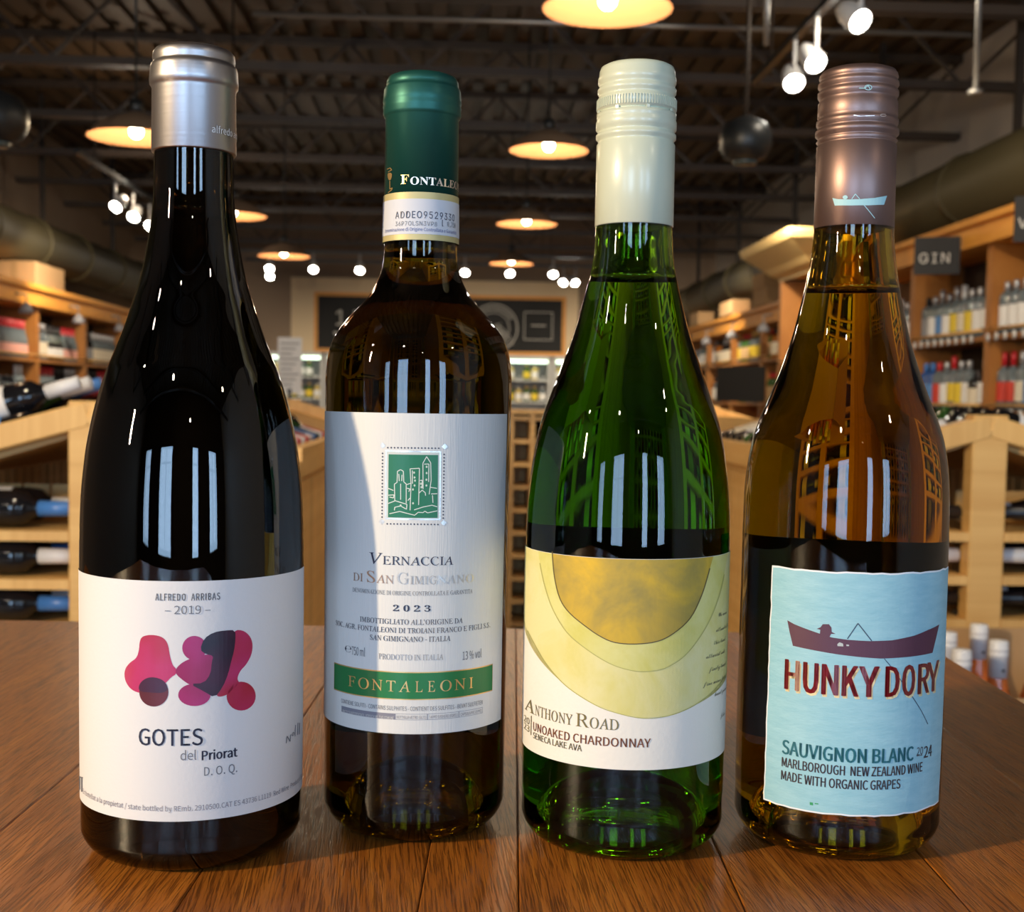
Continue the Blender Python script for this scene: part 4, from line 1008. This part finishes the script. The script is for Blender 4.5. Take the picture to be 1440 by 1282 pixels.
def upto(pts, zt, la=None, ra=None):
    pts = [(a, min(z, zt)) for a, z in pts]
    out = pts
    if la is not None: out = [(la, zt)]+[(la, pts[0][1])]+out
    if ra is not None: out = out+[(ra, pts[-1][1]), (ra, zt)]
    return out
ze = zt-.00012
po = upto(sz(outer), ze, -1.75*.0381, 1.45*.0381); h.poly([po], YO, lab, .00022, 'outer_wash', False)
pm_ = sz(mid); pm_ = [(pm_[0][0], ze)]+[(a, min(z, ze)) for a, z in pm_]+[(pm_[-1][0], ze)]; h.poly([pm_], YM, lab, .00026, 'middle_wash', False)
pi_ = sz(inn); pi_ = [(pi_[0][0], ze)]+[(a, min(z, ze)) for a, z in pi_[1:-1]]+[(pi_[-1][0], ze)]
def dens(p, n=4):
    o = []
    for i in range(len(p)-1):
        p0, p1, p2, p3 = p[max(i-1, 0)], p[i], p[i+1], p[min(i+2, len(p)-1)]
        for k in range(n):
            t = k/n; o.append(tuple(.5*((2*p1[j])+(-p0[j]+p2[j])*t+(2*p0[j]-5*p1[j]+4*p2[j]-p3[j])*t*t+(-p0[j]+3*p1[j]-3*p2[j]+p3[j])*t**3) for j in (0, 1)))
    return o+[p[-1]]
pi2 = dens(pi_); h.poly([[(a, min(z, ze)) for a, z in pi2]], YI, lab, .0003, 'inner_wash', False)
h.lines([dens(t3(inn))[:-3]], 1.5, EDG, lab, .00034, 'wash_edge'); h.lines([dens(t3(mid))[3:-6], dens(t3(outer))[5:]], 1.1, EDL, lab, .00034, 'wash_edge')
BRN_ = ink('olive_brown_ink', (.16, .13, .045)); RST = ink('rust_brown_ink', (.22, .07, .025))
for (t, x0, x1, cap, yy) in (('A', 738.7, 752.5, 19, 1023.5), ('NTHONY', 753, 805.5, 15.5, 1023.5), ('R', 810, 828.5, 19, 1023.5), ('OAD', 829.5, 870, 15.5, 1023.5)):
    h.text(slim(t), x0, x1, 850, yy+1.5, cap, BRN_, lab, SERIF, shear=SL_)
h.text('UNOAKED CHARDONNAY', 750.5, 914.5, 870, 1049.5, 12.5, RST, lab, CJK, bold=.2)
h.text('SENECA LAKE AVA', 750.5, 818.5, 790, 1050.5, 9, BRN_, lab, CJK, bold=.15)
h.text('20', 738, 745.5, 742, 1016.5, 9.5, BRN_, lab, CJK); h.text('23', 738, 745.5, 742, 1027, 9.5, BRN_, lab, CJK)
h.lines([[(748, 1006), (747.5, 1033)]], 1, BRN_, lab, name='divider')
for (t, x, y) in (('We were', 1009, 866), ('attracted to', 1006, 887), ('this land', 1003, 905), ('alluvial soil', 992, 925), ('finely tuned', 996, 943), ('fine wines from', 988, 964), ('hand grown', 1004, 977), ('John', 1012, 1006)):
    h.text(script(t), x, 1030, x+4, y, 6.5, ink('script_ink', (.16, .15, .10)), lab, SERIF, natural=1.15)
h.sheet(2.2, 4.1, .03, zt+.0045, PAPERC, h.o, .00015, 'back_label', 40)

# --- 4: the amber bottle with the rowing boat
h = Hero(.1277, .4891, P4, 'olive-amber wine bottle with brown screw cap and rowing boat on a blue label')
h.glass(glass('olive_amber_glass', (9, 17, 110), 1.40, (.62, .52, .14)), zf(.2045), .0095, zf(.2835))
zc = lambda y: zf(.2895-(y-89)*(.2895-.2305)/225)
R4 = .0148
cp = [(zc(314.3)-.0003, R4-.0003), (zc(314.3), R4), (zc(198), R4-.0001), (zc(196), R4-.0006), (zc(194), R4-.0006), (zc(191), R4+.0001), (zc(188), R4-.0005), (zc(186), R4-.0005), (zc(182), R4+.0005), (zc(176), R4+.0005), (zc(173), R4-.0004), (zc(171), R4-.0003), (zc(167), R4+.0002), (zc(162), R4+.0002), (zc(160), R4-.0004), (zc(156), R4-.0001), (zc(137), R4-.0002), (zc(134), R4-.0007), (zc(131), R4-.0006),
      (zc(127), R4-.0000), (zc(122), R4-.0000), (zc(119), R4-.0007), (zc(117), R4-.0007), (zc(113), R4-.0000), (zc(109), R4-.0001), (zc(106), R4-.0007), (zc(104), R4-.0006), (zc(101), R4-.0003), (zc(97), R4-.0006), (zc(93), R4-.0013), (zc(90.5), R4-.003), (zc(89), R4-.0048), (zc(88.8), 0)]
CAPB = mat('mauve_brown_metal_cap', (.24, .16, .145), .42, .85)
cap4 = B().lathe(kc(cp), 128).obj('screw_cap', CAPB, h.o)
LTB = mat('pale_blue_print', (.35, .62, .68), .5)
pr0 = h.prof; h.prof = [(0, R4*K), (.3, R4*K)]
t4 = lambda l: [(x/4.93+1140, y/4.93+80) for x, y in l]
h.poly([t4([(152, 978), (190, 986), (270, 988), (340, 986), (440, 978), (528, 962), (507, 1025), (400, 1029), (280, 1030), (168, 1031)]), t4(circ(240, 973, 18, 14, 12))], LTB, cap4, .00012, 'boat_emblem')
h.lines([t4([(285, 985), (310, 950), (340, 985)]), t4([(370, 1028), (443, 1118)])], 1.0, LTB, cap4, .00012, 'fishing_rod')
h.lines([t4(circ(398, 213, 24, 17, 14)+[(422, 213)]), t4([(370, 220), (398, 200), (410, 225)]), t4([(335, 218), (372, 218)])], 1.0, LTB, cap4, .0003, 'cap_mark')
h.lines([t4([(300+0, 405), (345, 412), (440, 408)]), t4(circ(500, 405, 20, 8, 10))], .9, mat('bare_metal', (.7, .6, .58), .3, .9), cap4, .0003, 'perforation')
h.prof = pr0
rj = random.Random(5)
def edge(p0, p1, n, j):
    return [(p0[0]+(p1[0]-p0[0])*i/n+rj.uniform(-j, j), p0[1]+(p1[1]-p0[1])*i/n+rj.uniform(-j, j)) for i in range(n)]
c0, c1, c2, c3_ = h.S(1086.5, 788), h.S(1333, 799), h.S(1319.3, 1123), h.S(1072.5, 1112.5)
zt, zb = h.hit(1200, 804.5)[1], h.hit(1195, 1147)[1]
c1 = (min(c1[0], 1.28*.0379), zt); c2 = (min(c2[0], 1.28*.0379), zb); c0 = (c0[0], zt); c3_ = (c3_[0]+.0006, zb)
def lab_poly(i):
    a = (c0[0]+i, zt-i); b_ = (c1[0]-i, zt-i); c = (c2[0]-i, zb+i); d = (c3_[0]+i, zb+i)
    rj.seed(9); return edge(a, b_, 26, .00022)+edge(b_, c, 30, .00016)+edge(c, d, 26, .00022)+edge(d, a, 30, .0002)
lab = h.poly([lab_poly(0)], mat('deckled_paper_edge', (.80, .82, .84), .6), h.o, .00015, 'front_label', False)
BLU = mat('sky_blue_print', (.22, .50, .64), .55); bump(BLU, noise(BLU, coords(BLU, (1, 1, 3)), 500, 3), .3, .0003)
L(BLU, ramp(BLU, noise(BLU, coords(BLU, (1, 1, 4)), 120, 4, .6), [(.3, (.25, .50, .60)), (.7, (.32, .57, .66))]), P(BLU).inputs['Base Color'])
h.poly([lab_poly(.0006)], BLU, lab, .00022, 'blue_field', False)
t5 = lambda l: [(x/2.565+1020, y/2.565+740) for x, y in l]
PUR = mat('plum_print', (.085, .025, .05), .5); DRO = ink('rod_ink', (.03, .05, .09))
h.poly([t5([(225, 338), (250, 352), (290, 368), (335, 384), (385, 400), (440, 408), (520, 413), (600, 410), (680, 393), (730, 372), (769, 353), (757, 405), (745, 455), (690, 466), (620, 473), (560, 476), (480, 470), (400, 460), (320, 446), (245, 430), (233, 380)])], PUR, lab, .00028, 'boat_print')
h.poly([t5([(341, 396), (343, 372), (330, 369), (344, 363), (352, 352), (374, 352), (383, 364), (384, 380), (398, 387), (382, 387), (376, 398), (362, 402)])], PUR, lab, .0003, 'hat_print')
h.lines([t5([(440, 405), (478, 349), (527, 412)])], 1.4, DRO, lab, .0003, 'rod_print'); h.lines([t5([(572, 476), (600, 510)]), t5([(625, 545), (635, 560)]), t5([(672, 612), (705, 665), (728, 712)])], .9, DRO, lab, .0003, 'line_print')
h.poly([t5([(404, 424), (412, 417), (424, 422), (426, 432), (405, 431)]), t5([(436, 425), (446, 426), (446, 431), (437, 431)])], mat('pale_grey_print', (.45, .50, .50), .5), lab, .0003, 'bait_print')
HR = mat('glossy_deep_red_print', (.17, .004, .008), .16, 0, **{'Coat Weight': .6}); HC_ = mat('cream_shadow_print', (.80, .66, .38), .5)
WDS = [('H', 216, 263), ('U', 282, 331), ('N', 349, 403), ('K', 422, 476), ('Y', 482, 549), ('D', 577, 622), ('O', 637, 678), ('R', 693, 729), ('Y', 724, 763)]
for dx, dy, mt_, lf in ((1.8, 3.2, HC_, .00027), (0, 0, HR, .00032)):
    for (c, x0, x1) in WDS:
        h.text(c, x0/2.565+1020+dx, x1/2.565+1020+dx, 1200, 978.5+dy, 41.5, mt_, lab, CJK, lf, bold=1.5)
TEAL = ink('teal_ink', (.012, .13, .17)); BRK = ink('brown_black_ink', (.05, .035, .04))
h.text('SAUVIGNON BLANC', 1100.3, 1283, 1195, 1071.5, 19.5, TEAL, lab, CJK, bold=.75)
h.text('20', 1288, 1296.5, 1200, 1066, 11, BRK, lab, CJK); h.lines([[(1288, 1062.5), (1296, 1061)]], 1, BRK, lab, name='underline'); h.text('24', 1298, 1308.5, 1200, 1072, 16, BRK, lab, CJK, bold=.35)
h.text('MARLBOROUGH  NEW ZEALAND WINE', 1099.7, 1295.5, 1195, 1090, 13, BRK, lab, CJK, bold=.35)
h.text('MADE WITH ORGANIC GRAPES', 1098.8, 1265, 1195, 1109, 13, BRK, lab, CJK, bold=.35)
h.poly([[(1139, 1127), (1143.5, 1128), (1143.5, 1132), (1139, 1131)], [(1146, 1128.5), (1151, 1129), (1151, 1130.5), (1146, 1130)]], ink('green_mark_ink', (.03, .3, .12)), lab, .0003, 'small_mark')
h.sheet(2.2, 4.1, .03, zt+.0055, mat('back_label_blue', (.22, .45, .55), .6), h.o, .00015, 'back_label', 40)
